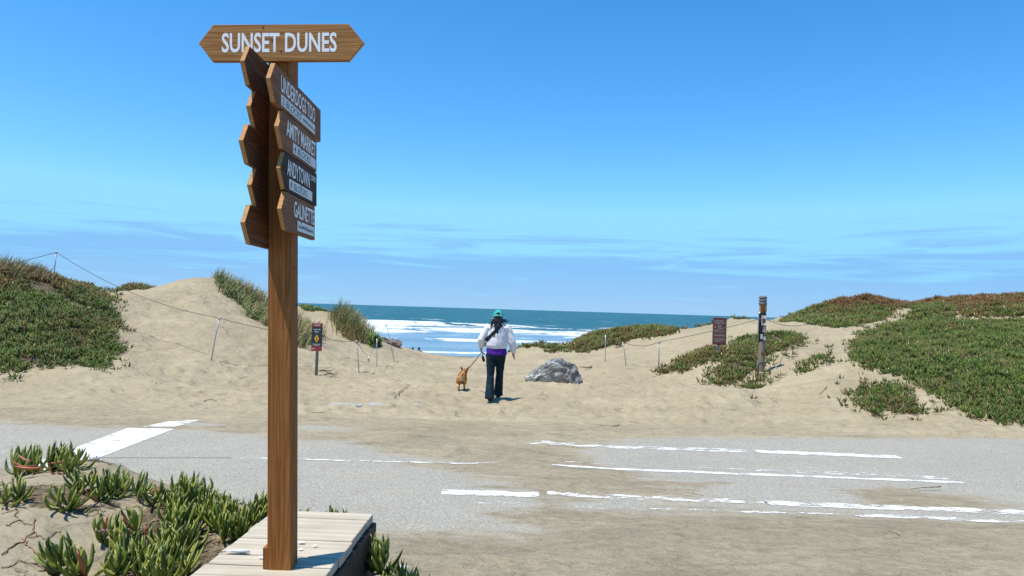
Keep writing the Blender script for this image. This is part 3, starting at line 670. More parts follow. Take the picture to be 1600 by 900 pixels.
# ------------------------------------------------------------------ wood materials
def wood(name, stops, axis='Z', ring=55.0, fine=260.0, rough=0.7, warp=0.35, wear=0.15):
    m, t, b = mat_new(name, rough, 0.12)
    stretch = {'Z': (1, 1, 0.035), 'X': (0.035, 1, 1), 'Y': (1, 0.035, 1)}[axis]
    n1 = noise_n(t, ring * 0.25, 3, 0.5, sc=stretch, dist=warp * 4)
    n2 = noise_n(t, fine, 3, 0.6, sc=tuple(s * (0.35 if s < 1 else 1) for s in stretch))
    n3 = noise_n(t, 5, 4, 0.6)
    wv = math_n(t, 'FRACT', math_n(t, 'MULTIPLY', n1, 9.0))
    tri = math_n(t, 'ABSOLUTE', math_n(t, 'SUBTRACT', math_n(t, 'MULTIPLY', wv, 2.0), 1.0))
    f = math_n(t, 'ADD', math_n(t, 'MULTIPLY', tri, 0.62), math_n(t, 'MULTIPLY', n2, 0.4))
    c = ramp(t, f, stops)
    c = mixc(t, 0.5, c, ramp(t, n3, [(0.3, (0.40, 0.39, 0.38)), (0.7, (0.60, 0.60, 0.60))]), 'OVERLAY')
    t.links.new(c, b.inputs['Base Color'])
    t.links.new(bump_n(t, f, 0.3, 0.0015), b.inputs['Normal'])
    return m
m_post = wood('redwood_post', [(0.2, (0.212, 0.074, 0.019)), (0.5, (0.270, 0.103, 0.028)), (0.85, (0.330, 0.138, 0.043))], 'Z')
m_topboard = wood('cedar_top_board', [(0.2, (0.28, 0.115, 0.034)), (0.5, (0.36, 0.165, 0.054)), (0.85, (0.45, 0.230, 0.085))], 'X', ring=28, fine=160, warp=0.9)
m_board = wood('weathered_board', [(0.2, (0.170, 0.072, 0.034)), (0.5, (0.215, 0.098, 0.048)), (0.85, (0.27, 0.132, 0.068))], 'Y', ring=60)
m_leftboard = wood('shade_darkened_board', [(0.2, (0.095, 0.038, 0.018)), (0.5, (0.130, 0.056, 0.027)), (0.85, (0.175, 0.080, 0.040))], 'Y', ring=60)  # assumed older stain, with the shade on the boards' inner faces mixed into the brown
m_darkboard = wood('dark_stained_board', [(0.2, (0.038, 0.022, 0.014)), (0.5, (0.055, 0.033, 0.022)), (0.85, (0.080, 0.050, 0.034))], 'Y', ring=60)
m_endgrain = plain('cut_end_wood', (0.42, 0.22, 0.085), 0.8, 0.15, scale=80, var=0.2)
m_letter = plain('white_lettering', (0.88, 0.875, 0.86), 0.6, 0.3, scale=90, var=0.05)
m_sticker = plain('white_sticker', (0.66, 0.65, 0.62), 0.5, 0.4, scale=40, var=0.08)
m_ink = plain('black_marker', (0.02, 0.02, 0.022), 0.6, 0.3)
m_steel = plain('galvanised_steel', (0.42, 0.43, 0.44), 0.45, 0.5, metal=0.6, scale=60)
m_bolt = plain('dark_bolt', (0.05, 0.045, 0.04), 0.5, 0.5, metal=0.5)

def text_mesh(name, s, h, width, thick=0.00012, bold=0.0, shear=0.0):
    """flat lettering: baseline-left at origin in local X-Y, cap height h, total width given"""
    cu = bpy.data.curves.new(name, 'FONT'); cu.body = s; cu.size = 1.0; cu.offset = bold; cu.extrude = 0.0; cu.shear = shear; cu.resolution_u = 3
    o = bpy.data.objects.new(name, cu)
    me = o.to_mesh().copy(); o.to_mesh_clear()
    bpy.data.objects.remove(o); bpy.data.curves.remove(cu)
    V = np.empty(len(me.vertices) * 3); me.vertices.foreach_get('co', V); V = V.reshape(-1, 3)
    lo = V.min(0); hi = V.max(0)
    V[:, 0] = (V[:, 0] - lo[0]) / (hi[0] - lo[0]) * width; V[:, 1] = (V[:, 1] - lo[1]) / (hi[1] - lo[1]) * h
    me.vertices.foreach_set('co', V.ravel()); me.name = name
    bm = bmesh.new(); bm.from_mesh(me)
    bmesh.ops.remove_doubles(bm, verts=bm.verts[:], dist=1e-5)
    r = bmesh.ops.extrude_face_region(bm, geom=bm.faces[:])
    for v in r['geom']:
        if isinstance(v, bmesh.types.BMVert): v.co.z += thick
    bmesh.ops.recalc_face_normals(bm, faces=bm.faces[:])
    for f_ in bm.faces: f_.smooth = False
    bm.to_mesh(me); bm.free(); me.materials.clear()
    return me
def xform(me, M):
    me.transform(M); return me
def basis(X, Y, Z, o):
    return Matrix(((X[0], Y[0], Z[0], o[0]), (X[1], Y[1], Z[1], o[1]), (X[2], Y[2], Z[2], o[2]), (0, 0, 0, 1)))
def ribbon_strokes(name, strokes, w, thick=0.0006):
    """pen strokes in local X-Y as thin raised ribbons"""
    bm = bmesh.new()
    for st in strokes:
        for (x0, y0), (x1, y1) in zip(st[:-1], st[1:]):
            d = Vector((x1 - x0, y1 - y0)); 
            if d.length < 1e-6: continue
            d.normalize(); n = Vector((-d.y, d.x)) * w / 2; e = d * w * .3
            q = [(x0 - e.x + n.x, y0 - e.y + n.y), (x0 - e.x - n.x, y0 - e.y - n.y), (x1 + e.x - n.x, y1 + e.y - n.y), (x1 + e.x + n.x, y1 + e.y + n.y)]
            bm.faces.new([bm.verts.new((a, b, thick)) for a, b in q])
    return from_bm(name, bm)
def scribble(n, width, h, seed):
    rr = random.Random(seed); out = []; x = 0.0; st = []
    while x < width:
        st.append((x, h * (0.15 + 0.3 * rr.random()))); st.append((x + width / n * .25, h * (0.55 + 0.45 * rr.random()))); st.append((x + width / n * .5, h * rr.random() * .4))
        x += width / n * rr.uniform(.55, .8)
    if len(st) > 1: out.append(st)
    return out

# ------------------------------------------------------------------ signpost
BENCH_Z = 0.54
base = at(436, 885, 2.953)
sp = empty('signpost', (base.x, 3.0, BENCH_Z)); sp.rotation_euler = (0, R(-2.15), 0)
tag(sp, 'tall brown timber signpost with arrow boards rising through the slatted bench', 'signpost')
HP = 0.047
bm = bmesh.new(); bm_box(bm, (-HP, -HP, -0.5), (HP, HP, 2.16), 0.003); link('post', from_bm('post', bm), m_post, sp)
bm = bmesh.new(); bm_box(bm, (-HP - 0.019, -HP + 0.004, 0.001), (-HP - 0.001, HP - 0.01, 0.085), 0.002); link('foot_block', from_bm('foot_block', bm), m_post, sp)
def arrow_board(mat, pts, th, M, name='sign_board'):
    """outline pts (u,v) in local X-Y, thickness th along local Z; end cuts get the raw-wood slot"""
    bm = bmesh.new(); a = [bm.verts.new((u, v, 0)) for u, v in pts]; b_ = [bm.verts.new((u, v, th)) for u, v in pts]; n = len(pts)
    bm.faces.new(a[::-1]); bm.faces.new(b_); sides = []
    for i in range(n): sides.append(bm.faces.new([a[i], a[(i + 1) % n], b_[(i + 1) % n], b_[i]]))
    ends = [k for k in range(n) if abs(pts[(k + 1) % n][1] - pts[k][1]) > 0.02]
    bmesh.ops.recalc_face_normals(bm, faces=bm.faces[:])
    for k in ends: sides[k].material_index = 1
    bmesh.ops.bevel(bm, geom=bm.edges[:], offset=0.0012, segments=1, affect='EDGES')
    me = bpy.data.meshes.new(name); bm.to_mesh(me); bm.free(); me.materials.append(mat); me.materials.append(m_endgrain)
    me.transform(M); return link(name, me, None, sp)
# top board, both ends pointed, on the front face
M_front = basis((1, 0, 0), (0, 0, 1), (0, -1, 0), (0, -HP - 0.001, 0))
bd = arrow_board(m_topboard, [(-.265, 2.030), (.283, 2.030), (.344, 2.103), (.283, 2.179), (-.262, 2.179), (-.321, 2.104)], .021, M_front)
bd['label'] = 'double-pointed top board lettered SUNSET DUNES'
fr = -HP - 0.001 - .021
link('lettering', xform(text_mesh('lettering', 'SUNSET DUNES', .080, .462, bold=0.020), basis((1, 0, 0), (0, 0, 1), (0, -1, 0), (-.227, fr - .0004, 2.065))), m_letter, bd)
def screw(parent, x, y, z, axis, r=0.0035):
    p = Vector((x, y, z)); d = Vector(axis) * 0.002
    link('screw', tube_mesh('screw', [p - d, p + d], r, 8), m_bolt, parent)
for sx, sz in ((-.025, 2.118), (.010, 2.072), (-.062, 2.170)): screw(bd, sx, fr, sz, (0, 1, 0))
# arrow boards on the right face, pointing back past the camera
def right_board(top, tip, far, mat, txt, t0, t1, st, note, label, extra=None, h=.147, scrib=None):
    M = basis((0, 1, 0), (0, 0, 1), (1, 0, 0), (HP + .001, 0, 0)); a, c = tip - 3.0, far - 3.0
    bd = arrow_board(mat, [(a, top - h * .5), (a + .056, top - h), (c, top - h), (c, top), (a + .056, top)], .018, M); bd['label'] = label
    xo = HP + .001 + .018 + .0004
    B = lambda y, z, e=0: basis((0, 1, 0), (0, 0, 1), (1, 0, 0), (xo + e, y, z))
    link('lettering', xform(text_mesh('lettering', txt, .064, t1 - t0, bold=0.010), B(t0 - 3, top - .085)), m_letter, bd)
    if extra: link('lettering', xform(text_mesh('lettering', extra[0], .022, extra[2] - extra[1], bold=.004), B(extra[1] - 3, top - .045)), m_letter, bd)
    s0, s1 = st; bm = bmesh.new(); bm_box(bm, (xo - .0003, s0 - 3, top - .136), (xo + .0004, s1 - 3, top - .095)); link('sticker', from_bm('sticker', bm), m_sticker, bd)
    w = s1 - s0
    if note:
        tw = w * (.52 if scrib else .72)
        link('handwriting', xform(text_mesh('handwriting', note[0], .027, tw * .11, thick=.00012, bold=-.004, shear=.15), B(s0 - 3 + .012, top - .130, .0008)), m_ink, bd)
        link('handwriting', xform(text_mesh('handwriting', note[2:], .027, tw * .80, thick=.00012, bold=-.004, shear=.15), B(s0 - 3 + .012 + tw * .20, top - .130, .0008)), m_ink, bd)
    if scrib:
        u0, u1, n = scrib; link('handwriting', xform(ribbon_strokes('handwriting', scribble(n, w * (u1 - u0), .020, n), .0022), B(s0 - 3 + w * u0, top - .126, .0008)), m_ink, bd)['kind'] = 'stuff'
    screw(bd, xo, -.02, top - .03, (1, 0, 0)); screw(bd, xo, .02, top - .10, (1, 0, 0))
right_board(1.940, 2.634, 3.334, m_board, 'UNDERDOGS TOO', 2.757, 3.235, (2.757, 3.235), '2 BLOCKS', 'highest right-hand arrow board, white lettering', scrib=(.60, .97, 9))
right_board(1.789, 2.728, 3.264, m_board, 'AMITY MARKET', 2.825, 3.245, (2.910, 3.245), '4 BLOCKS', 'second right-hand arrow board with short sticker')
right_board(1.637, 2.752, 3.266, m_darkboard, 'ANDYTOWN', 2.836, 3.150, (2.860, 3.190), '1 BLOCKS', 'dark stained arrow board, third down on the right', extra=('COFFEE', 3.170, 3.245))
right_board(1.486, 2.764, 3.235, m_board, 'GALINETTE', 2.927, 3.222, (2.972, 3.222), None, 'lowest right-hand arrow board with small sticker', h=.150, scrib=(.06, .92, 13))
# arrow boards on the left face, seen from behind
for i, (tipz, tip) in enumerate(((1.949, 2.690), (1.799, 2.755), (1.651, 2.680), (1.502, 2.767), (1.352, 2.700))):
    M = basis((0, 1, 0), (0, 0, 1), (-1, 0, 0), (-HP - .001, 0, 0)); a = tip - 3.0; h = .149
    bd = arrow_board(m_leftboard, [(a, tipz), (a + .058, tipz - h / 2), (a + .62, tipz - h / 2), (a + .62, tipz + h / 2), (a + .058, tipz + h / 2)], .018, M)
screw(sp, HP, -.01, 1.20, (1, 0, 0), .006); screw(sp, HP + .002, .02, 1.05, (1, 0, 0), .004)

# ------------------------------------------------------------------ slatted bench
m_plank = wood('bleached_plank', [(0.2, (0.385, 0.335, 0.25)), (0.5, (0.44, 0.388, 0.298)), (0.85, (0.49, 0.437, 0.345))], 'X', ring=12, fine=120, rough=0.85)
m_corten = plain('dark_rusted_steel', (0.055, 0.032, 0.024), 0.75, 0.35, metal=0.2, var=0.35, scale=14)
BX0, BX1, BY1 = -1.20, -0.69, 3.785
bench = empty('slatted_bench', ((BX0 + BX1) / 2, 3.0, 0.0), R(-1.5)); tag(bench, 'low bench of bleached planks with dark steel side around the signpost', 'bench')
W2 = (BX1 - BX0) / 2
for i in range(14):
    yb = BY1 - 3.0 - i * 0.113; bm = bmesh.new()
    if abs(yb - .056) < .01: pass
    jl, jr = random.uniform(-.006, .006), random.uniform(-.004, .004)
    bm_box(bm, (-W2 + jl, yb - .1055, BENCH_Z - .042), (W2 + jr, yb - .0015, BENCH_Z - random.uniform(0.0, .004)), .003)
    o = link('plank', from_bm('plank', bm), m_plank, bench); 
bm = bmesh.new(); bm_box(bm, (W2 - .035, BY1 - 3.0 - 1.6, -.1), (W2 + .014, BY1 - 3.0 + .02, BENCH_Z - .048), .006); link('side_panel', from_bm('side_panel', bm), m_corten, bench)
bm = bmesh.new(); bm_box(bm, (-W2 + .03, BY1 - 3.0 - 1.6, -.1), (-W2 + .05, BY1 - 3.0 - .02, BENCH_Z - .048), .003); link('side_panel', from_bm('side_panel', bm), m_corten, bench)
bm = bmesh.new(); bm_box(bm, (-W2 + .055, BY1 - 3.0 - .03, -.1), (W2 - .04, BY1 - 3.0 - .012, BENCH_Z - .048), .003); link('end_panel', from_bm('end_panel', bm), m_corten, bench)
m_paper = plain('paper_scrap', (0.78, 0.78, 0.76), 0.8, 0.2)
for px, py, sx, lab in ((471, 848, .013, 'torn white paper scrap behind the post foot on the bench'), (492, 853, .008, 'tiny white scrap on the bench slats right of the post'), (470, 859, .009, 'small white scrap touching the right side of the post'), (411, 872, .014, 'folded white paper scrap left of the post foot')):
    p = on_plane(px, py, BENCH_Z + .004); bm = bmesh.new()
    ring = [bm.verts.new((math.cos(a) * sx * random.uniform(.6, 1.3) * 1.4, math.sin(a) * sx * random.uniform(.5, 1.1), random.uniform(0, .006))) for a in np.linspace(0, 2 * math.pi, 8)[:-1]]
    top = bm.verts.new((0, 0, .008)); bot = bm.verts.new((0, 0, 0))
    for i in range(7): bm.faces.new([ring[i], ring[(i + 1) % 7], top]); bm.faces.new([ring[(i + 1) % 7], ring[i], bot])
    tag(link('paper_scrap', from_bm('paper_scrap', bm), m_paper, None, p), lab, 'paper scrap', 'paper scraps on the bench')
# feather on the left edge of the bench
p = on_plane(372, 863, BENCH_Z + .006); m_feather = plain('gull_feather', (0.55, 0.55, 0.56), .7)
fe = tag(link('feather', tube_mesh('feather', [(-.05, -.004, .003), (-.02, 0, .005), (.02, .002, .006), (.05, .0, .004)], [.002, .006, .009, .003], 6), m_feather, None, p), 'pale feather lying on the left edge of the bench', 'feather')
link('quill', tube_mesh('quill', [(-.085, -.012, .001), (-.05, -.004, .003), (.03, .002, .010)], .0022, 5), m_bolt, fe)

# ------------------------------------------------------------------ near ice plants: every plant a thing, every leaf a part
LEAFM = []
for nm, c0, c1, tip in (('leaf_green', (0.108, 0.150, 0.017), (0.222, 0.252, 0.036), (0.16, 0.17, 0.05)), ('leaf_dark', (0.045, 0.078, 0.016), (0.085, 0.125, 0.026), (0.10, 0.10, 0.04)), ('leaf_lime', (0.17, 0.205, 0.026), (0.28, 0.295, 0.05), (0.26, 0.22, 0.06)), ('leaf_red', (0.30, 0.065, 0.035), (0.42, 0.14, 0.06), (0.36, 0.05, 0.08))):
    m, t, b = mat_new(nm, 0.42, 0.4); oi = N(t, 'ShaderNodeObjectInfo')
    c = mixc(t, oi.outputs['Random'], c0, c1); c = mixc(t, 0.4, c, ramp(t, noise_n(t, 45, 4, 0.6), [(0.3, (0.38, 0.38, 0.38)), (0.7, (0.62, 0.62, 0.6))]), 'OVERLAY')
    sx = N(t, 'ShaderNodeSeparateXYZ'); t.links.new(N(t, 'ShaderNodeTexCoord').outputs['Generated'], sx.inputs[0])
    c = mixc(t, maprange(t, sx.outputs[2], 0.82, 1.0), c, tip); t.links.new(c, b.inputs['Base Color']); LEAFM.append(m)
def leaf_mesh(seed):
    rr = random.Random(seed); rings = 6; bm = bmesh.new(); rows = []; curve = rr.uniform(.12, .42); side = rr.uniform(-.12, .12)
    prof = [.70, .95, 1.02, 1.02, .92, .62]
    for i in range(rings):
        tt = i / rings; cx = curve * .55 * math.sin(math.pi * tt * .92); cz = tt; cy = side * tt * tt
        row = []
        for k in range(6):
            a = math.pi * k / 3; rad = (1.0 if k % 2 == 0 else 0.62) * prof[i] * .062
            row.append(bm.verts.new((cx + math.cos(a) * rad, cy + math.sin(a) * rad, cz)))
        rows.append(row)
    cx = curve * .55 * math.sin(math.pi * .92); tip = bm.verts.new((cx, side, 1.0))
    for i in range(rings - 1):
        for k in range(6): bm.faces.new([rows[i][k], rows[i][(k + 1) % 6], rows[i + 1][(k + 1) % 6], rows[i + 1][k]])
    for k in range(6): bm.faces.new([rows[-1][k], rows[-1][(k + 1) % 6], tip])
    bm.faces.new(rows[0][::-1])
    return from_bm('leaf', bm, True)
LEAF_ME = [[None] * 4 for _ in range(5)]
for v in range(5):
    for mi in range(4):
        me = leaf_mesh(v); me.materials.append(LEAFM[mi]); LEAF_ME[v][mi] = me
m_stem = plain('ice_plant_runner', (0.24, 0.155, 0.095), 0.85, 0.15, scale=40, var=0.3)
m_flower = plain('faded_pink_flower', (0.42, 0.24, 0.34), 0.7, 0.2, scale=60, var=0.25)
def near_h(x, y): return gz(x, y)
PLANT_GROUP = 'ice plants growing beside the bench'
def ice_plant(x, y, label, nros=2, size=.115, spread=.07, mix=(.5, .3, .2, 0), stem=True, zoff=0.0, nl=(8, 12), group=PLANT_GROUP):
    z = near_h(x, y) + zoff; root = empty('ice_plant', (x, y, z), 0); tag(root, label, 'ice plant', group)
    ros = []
    for r_ in range(nros):
        a = random.uniform(0, 6.28); d = spread * math.sqrt(random.random()) if nros > 1 else 0
        ox, oy = d * math.cos(a), d * math.sin(a); oz = near_h(x + ox, y + oy) + zoff - z
        lean_a = a if nros > 1 else random.uniform(0, 6.28); lean = random.uniform(.0, .45)
        ros.append((ox, oy, oz)); k = random.randint(*nl)
        for i in range(k):
            az = i * 2.4 + random.uniform(-.35, .35); t_ = i / max(1, k - 1); el = .06 + .80 * (1 - t_) ** 1.3 + random.uniform(-.10, .14)
            L = size * random.uniform(.75, 1.25) * (1 - .15 * t_); w = size * random.uniform(.95, 1.2)
            mi = random.choices((0, 1, 2, 3), mix)[0]
            o = bpy.data.objects.new('leaf', LEAF_ME[random.randrange(5)][mi]); COL.objects.link(o); o.parent = root
            q = Matrix.Rotation(lean_a, 3, 'Z') @ Matrix.Rotation(lean, 3, 'Y') @ Matrix.Rotation(-lean_a, 3, 'Z') @ Matrix.Rotation(az, 3, 'Z') @ Matrix.Rotation(el, 3, 'Y')
            lift = .012 + .055 * t_
            o.matrix_local = Matrix.Translation((ox, oy, oz - .02 + lift)) @ q.to_4x4() @ Matrix.Diagonal((w, w, L, 1))
    if stem:
        pts = [(0, 0, -.02)] + [(a + random.uniform(-.01, .01), b_ + random.uniform(-.01, .01), c_ + .008) for a, b_, c_ in ros[:3]]
        if len(pts) == 2: pts.append((pts[1][0] + .05, pts[1][1] - .03, pts[1][2] - .01))
        link('stem', tube_mesh('stem', pts, .006, 5), m_stem, root)
    return root
def onm(px, py):                       # point on the near planting strip
    p = ground_hit(px, py, 1.8, 12); return p.x, p.y
near = [  # pixel of the foot, rosettes, leaf length, spread, colour mix, label
 ((20,748), 5, .15, .17, (.5,.3,.2,0), 'tallest ice plant clump at the left edge by the road'),
 ((55,742), 4, .14, .14, (.45,.4,.15,0), 'upright dark ice plant clump second from the left edge'),
 ((98,738), 5, .14, .13, (.5,.3,.2,0), 'ice plant clump behind the fallen red leaves'),
 ((10,790), 2, .12, .06, (.5,.2,.3,0), 'small ice plant at the far left edge below the tall clump'),
 ((30,785), 2, .12, .06, (.4,.2,.4,0), 'yellowish ice plant on sand near the left edge'),
 ((102,795), 3, .13, .07, (.5,.2,.3,0), 'lone bright ice plant on the sand below the red leaves'),
 ((140,768), 3, .11, .09, (.5,.2,.3,0), 'low sprawling ice plant right of the red leaves'),
 ((168,775), 4, .12, .12, (.5,.35,.15,0), 'ice plant clump sprawling along the mound rim'),
 ((190,776), 4, .12, .12, (.4,.45,.15,0), 'dark ice plant on the mound rim beside the white road bar'),
 ((216,782), 2, .13, .05, (.45,.35,.2,0), 'single narrow ice plant in the gap of the rim'),
 ((262,792), 4, .12, .10, (.5,.3,.2,0), 'ice plant beside the dry brown seed head'),
 ((282,790), 5, .14, .12, (.5,.3,.2,0), 'tall rim ice plant in front of the pale asphalt'),
 ((305,800), 4, .13, .12, (.45,.35,.2,0), 'rim ice plant left of the middle of the planting'),
 ((332,806), 5, .12, .12, (.5,.3,.2,0), 'bushy ice plant on the rim, third left of the post'),
 ((362,812), 5, .12, .12, (.5,.3,.2,0), 'bushy ice plant on the rim, second left of the post'),
 ((392,818), 5, .12, .12, (.45,.35,.2,0), 'ice plant clump touching the post on its left'),
 ((408,808), 4, .12, .10, (.45,.35,.2,0), 'ice plant clump peeping out just left of the post'),
 ((310,835), 5, .12, .12, (.5,.25,.25,0), 'wide ice plant in the thick of the planting'),
 ((345,838), 5, .12, .12, (.5,.3,.2,0), 'dense ice plant close to the bench edge'),
 ((372,836), 4, .11, .10, (.5,.3,.2,0), 'short ice plant against the bench planks'),
 ((272,840), 4, .15, .10, (.5,.35,.15,0), 'tall fanned ice plant in the middle of the planting'),
 ((262,862), 4, .15, .10, (.5,.3,.2,0), 'long-leaved ice plant leaning left above the litter'),
 ((292,866), 4, .13, .11, (.5,.3,.2,0), 'ice plant over the dark litter left of the bench'),
 ((160,848), 2, .15, .05, (.5,.35,.15,0), 'ice plant with a faded pink flower'),
 ((182,852), 2, .13, .06, (.45,.4,.15,0), 'ice plant right beside the pink flower'),
 ((212,838), 1, .13, .02, (.5,.2,.3,0), 'single three-fingered ice plant on bare sand'),
 ((208,876), 3, .13, .09, (.5,.3,.2,0), 'ice plant on the litter below the three-fingered one'),
 ((110,893), 3, .15, .06, (.5,.35,.15,0), 'ice plant at the bottom edge, leftmost of the front row'),
 ((140,905), 3, .14, .07, (.45,.35,.2,0), 'ice plant at the bottom edge, second of the front row'),
 ((195,905), 4, .13, .11, (.5,.3,.2,0), 'ice plant at the bottom edge, third of the front row'),
 ((235,908), 5, .13, .12, (.5,.3,.2,0), 'ice plant at the bottom edge, fourth of the front row'),
 ((270,910), 5, .13, .12, (.5,.3,.2,0), 'ice plant at the bottom edge nearest the bench'),
 ((240,885), 4, .13, .10, (.5,.3,.2,0), 'ice plant behind the front row left of the bench'),
]
for (px, py), nr, sz, sprd, mx, lab in near:
    x, y = onm(px, py); ice_plant(x, y, lab, max(1, nr - 1), sz * 1.12, sprd * .85, tuple(np.array(mx) + (0, 0, .22, .012)))
# plants behind the far end of the bench and by its steel side
for px, d, zt, lab in ((476, 4.05, .46, 'ice plant tips showing behind the bench just right of the post'), (492, 4.1, .44, 'small ice plant tips behind the middle of the bench'), (522, 4.0, .47, 'curved ice plant rising behind the bench end')):
    p = at(px, 800, d); ice_plant(p.x, p.y, lab, 2, .13, .05, (.4, .5, .1, 0), zoff=zt - near_h(p.x, p.y) - .11)
for px, d, zt, nr, lab in ((604, 3.62, .30, 4, 'leafy ice plant climbing the dark steel bench side'), (626, 3.55, .20, 4, 'ice plant in front of the pale stone by the bench'), (608, 3.40, .18, 4, 'lowest ice plant at the foot of the bench side')):
    p = at(px, 860, d); rt = ice_plant(p.x, p.y, lab, nr, .15, .06, (.5, .35, .15, 0), zoff=zt - near_h(p.x, p.y), nl=(8, 12))
# heap of sand and litter under them keeps them rooted
m_heap = plain('dark_plant_litter', (0.10, 0.075, 0.045), 0.95, 0.1, var=0.5, scale=30, bump=0.01)
bm = bmesh.new(); bmesh.ops.create_icosphere(bm, subdivisions=4, radius=1.0)
pc = at(612, 870, 3.5)
for v in bm.verts:
    n = mnoise.noise(v.co * 3) * .18 + mnoise.noise(v.co * 9) * .06
    v.co = Vector((v.co.x * .16 * (1 + n), v.co.y * .34 * (1 + n), v.co.z * .30 * (1 + n)))
tag(link('plant_litter', from_bm('plant_litter', bm, True), m_heap, None, (pc.x, pc.y, .0)), 'heap of dead leaves under the ice plants by the bench side', 'leaf litter', kind='stuff')
bm = bmesh.new(); bmesh.ops.create_icosphere(bm, subdivisions=3, radius=1.0)
for v in bm.verts: n = mnoise.noise(v.co * 1.7) * .25; v.co = Vector((v.co.x * .062 * (1 + n), v.co.y * .06 * (1 + n), v.co.z * .085 * (1 + n)))
pp = at(628, 878, 3.78); m_pst = plain('pale_stone', (0.46, 0.45, 0.44), .85, .2, scale=25, var=.2, bump=.004)
tag(link('stone', from_bm('stone', bm, True), m_pst, None, (pp.x, pp.y, .20)), 'pale rounded stone half hidden by the ice plant beside the bench', 'stone')
# flower, red fallen leaves, dry seed head
x, y = onm(166, 852); p0 = Vector((x, y - .03, near_h(x, y) + .075))
bm = bmesh.new()
for i in range(60):
    a = i * 2.4; rr = .026 * math.sqrt((i + 1) / 60.); q = Vector((math.cos(a) * rr, math.sin(a) * rr, .012 - rr * .25)); dq = Vector((math.cos(a), math.sin(a), .5)) * .010; s_ = Vector((-math.sin(a), math.cos(a), 0)) * .0022
    bm.faces.new([bm.verts.new(q - s_), bm.verts.new(q + s_), bm.verts.new(q + s_ * .5 + dq), bm.verts.new(q - s_ * .5 + dq)])
fl = tag(link('flower', from_bm('flower', bm), m_flower, None, p0), 'faded pink ice plant flower low on the sand', 'flower')
link('flower_stalk', tube_mesh('flower_stalk', [(0, 0, .012), (.005, .004, -.03), (.012, .01, -.085)], [.011, .008, .005], 6), LEAFM[1], fl)
fallen = empty('fallen_leaves', (0, 0, 0)); x, y = onm(72, 740); z = near_h(x, y); fallen.location = (x, y, z + .03); tag(fallen, 'cluster of fallen bright red and orange ice plant leaves', 'leaves')
for i, (dx, dz, az, el, L) in enumerate(((-.03, .035, 3.1, 1.35, .15), (.0, .02, 3.25, 1.45, .16), (.06, .035, -.4, 2.4, .10), (.05, .05, .2, 1.3, .13), (-.06, .06, 3.0, 1.2, .12), (.10, .0, .1, 1.6, .10))):
    o = bpy.data.objects.new('leaf', LEAF_ME[i % 5][3]); COL.objects.link(o); o.parent = fallen
    o.matrix_local = Matrix.Translation((dx, -.06, dz)) @ Matrix.Rotation(az, 4, 'Z') @ Matrix.Rotation(el, 4, 'Y') @ Matrix.Diagonal((L, L, L, 1))
x, y = onm(246, 783); m_dry = plain('dry_seed_head', (0.20, 0.125, 0.055), .9, .1, var=.5, scale=60, bump=.006)
bm = bmesh.new(); bmesh.ops.create_icosphere(bm, subdivisions=3, radius=1)
for v in bm.verts: n = mnoise.noise(v.co * 4) * .4; v.co = v.co * .035 * (1 + n); v.co.z *= .8; v.co.x *= 1.3
sh = tag(link('seed_head', from_bm('seed_head', bm, True), m_dry, None, (x, y, near_h(x, y) + .055)), 'dry crumpled brown seed head on the mound rim', 'seed head')
link('stalk', tube_mesh('stalk', [(0, 0, -.02), (-.02, -.01, -.05), (-.035, -.01, -.09)], [.012, .008, .006], 5), LEAFM[2], sh)
# dead runners trailing over the near sand: each a thing
def runner(pts2, r, label, wob=.02):
    P = []
    for (a, b_) in zip(pts2[:-1], pts2[1:]):
        xa, ya = onm(*a); xb, yb = onm(*b_); n = 6
        for i in range(n): u = i / n; P.append((xa + (xb - xa) * u + random.uniform(-wob, wob) * .3 + wob * .5 * math.sin(u * 6.28), ya + (yb - ya) * u + random.uniform(-wob, wob) * .3 + wob * .6 * math.sin(u * 6.28 + xa * 9)))
    P.append(onm(*pts2[-1])); P = [(x, y, near_h(x, y) + r * .6 + random.uniform(0, .006)) for x, y in P]
    tag(link('dead_runner', tube_mesh('dead_runner', P, [r * random.uniform(.7, 1.2) for _ in P], 5), m_stem), label, 'runner', 'dead ice plant runners on the sand')
for i, (pts2, r, lab) in enumerate(([((5,825),(30,815),(50,822),(58,840)), .006, 'dead runner curling at the left edge of the sand'], [((0,868),(28,850),(50,835),(54,812)), .007, 'thick dead runner bending up from the left edge'], [((35,842),(55,862),(85,870),(95,862)), .006, 'dead runner crossing the sand in a shallow bow'], [((40,838),(70,842),(96,832)), .005, 'thin straight dead runner in the middle of the bare sand'],
        [((48,776),(66,774),(72,786)), .006, 'short hooked dead runner under the red leaves'], [((62,893),(78,885),(86,870)), .007, 'dark dead runner near the bottom edge'], [((0,805),(22,798),(28,810)), .005, 'short dead runner touching the left picture edge'], [((120,800),(140,806),(165,800)), .004, 'fine dead runner right of the lone ice plant'], [((170,792),(200,796),(232,790)), .004, 'fine dead runner under the rim plants'], [((5,888),(40,878),(70,890)), .005, 'dead runner along the bottom left corner'])):
    runner(pts2, r * .55, lab)
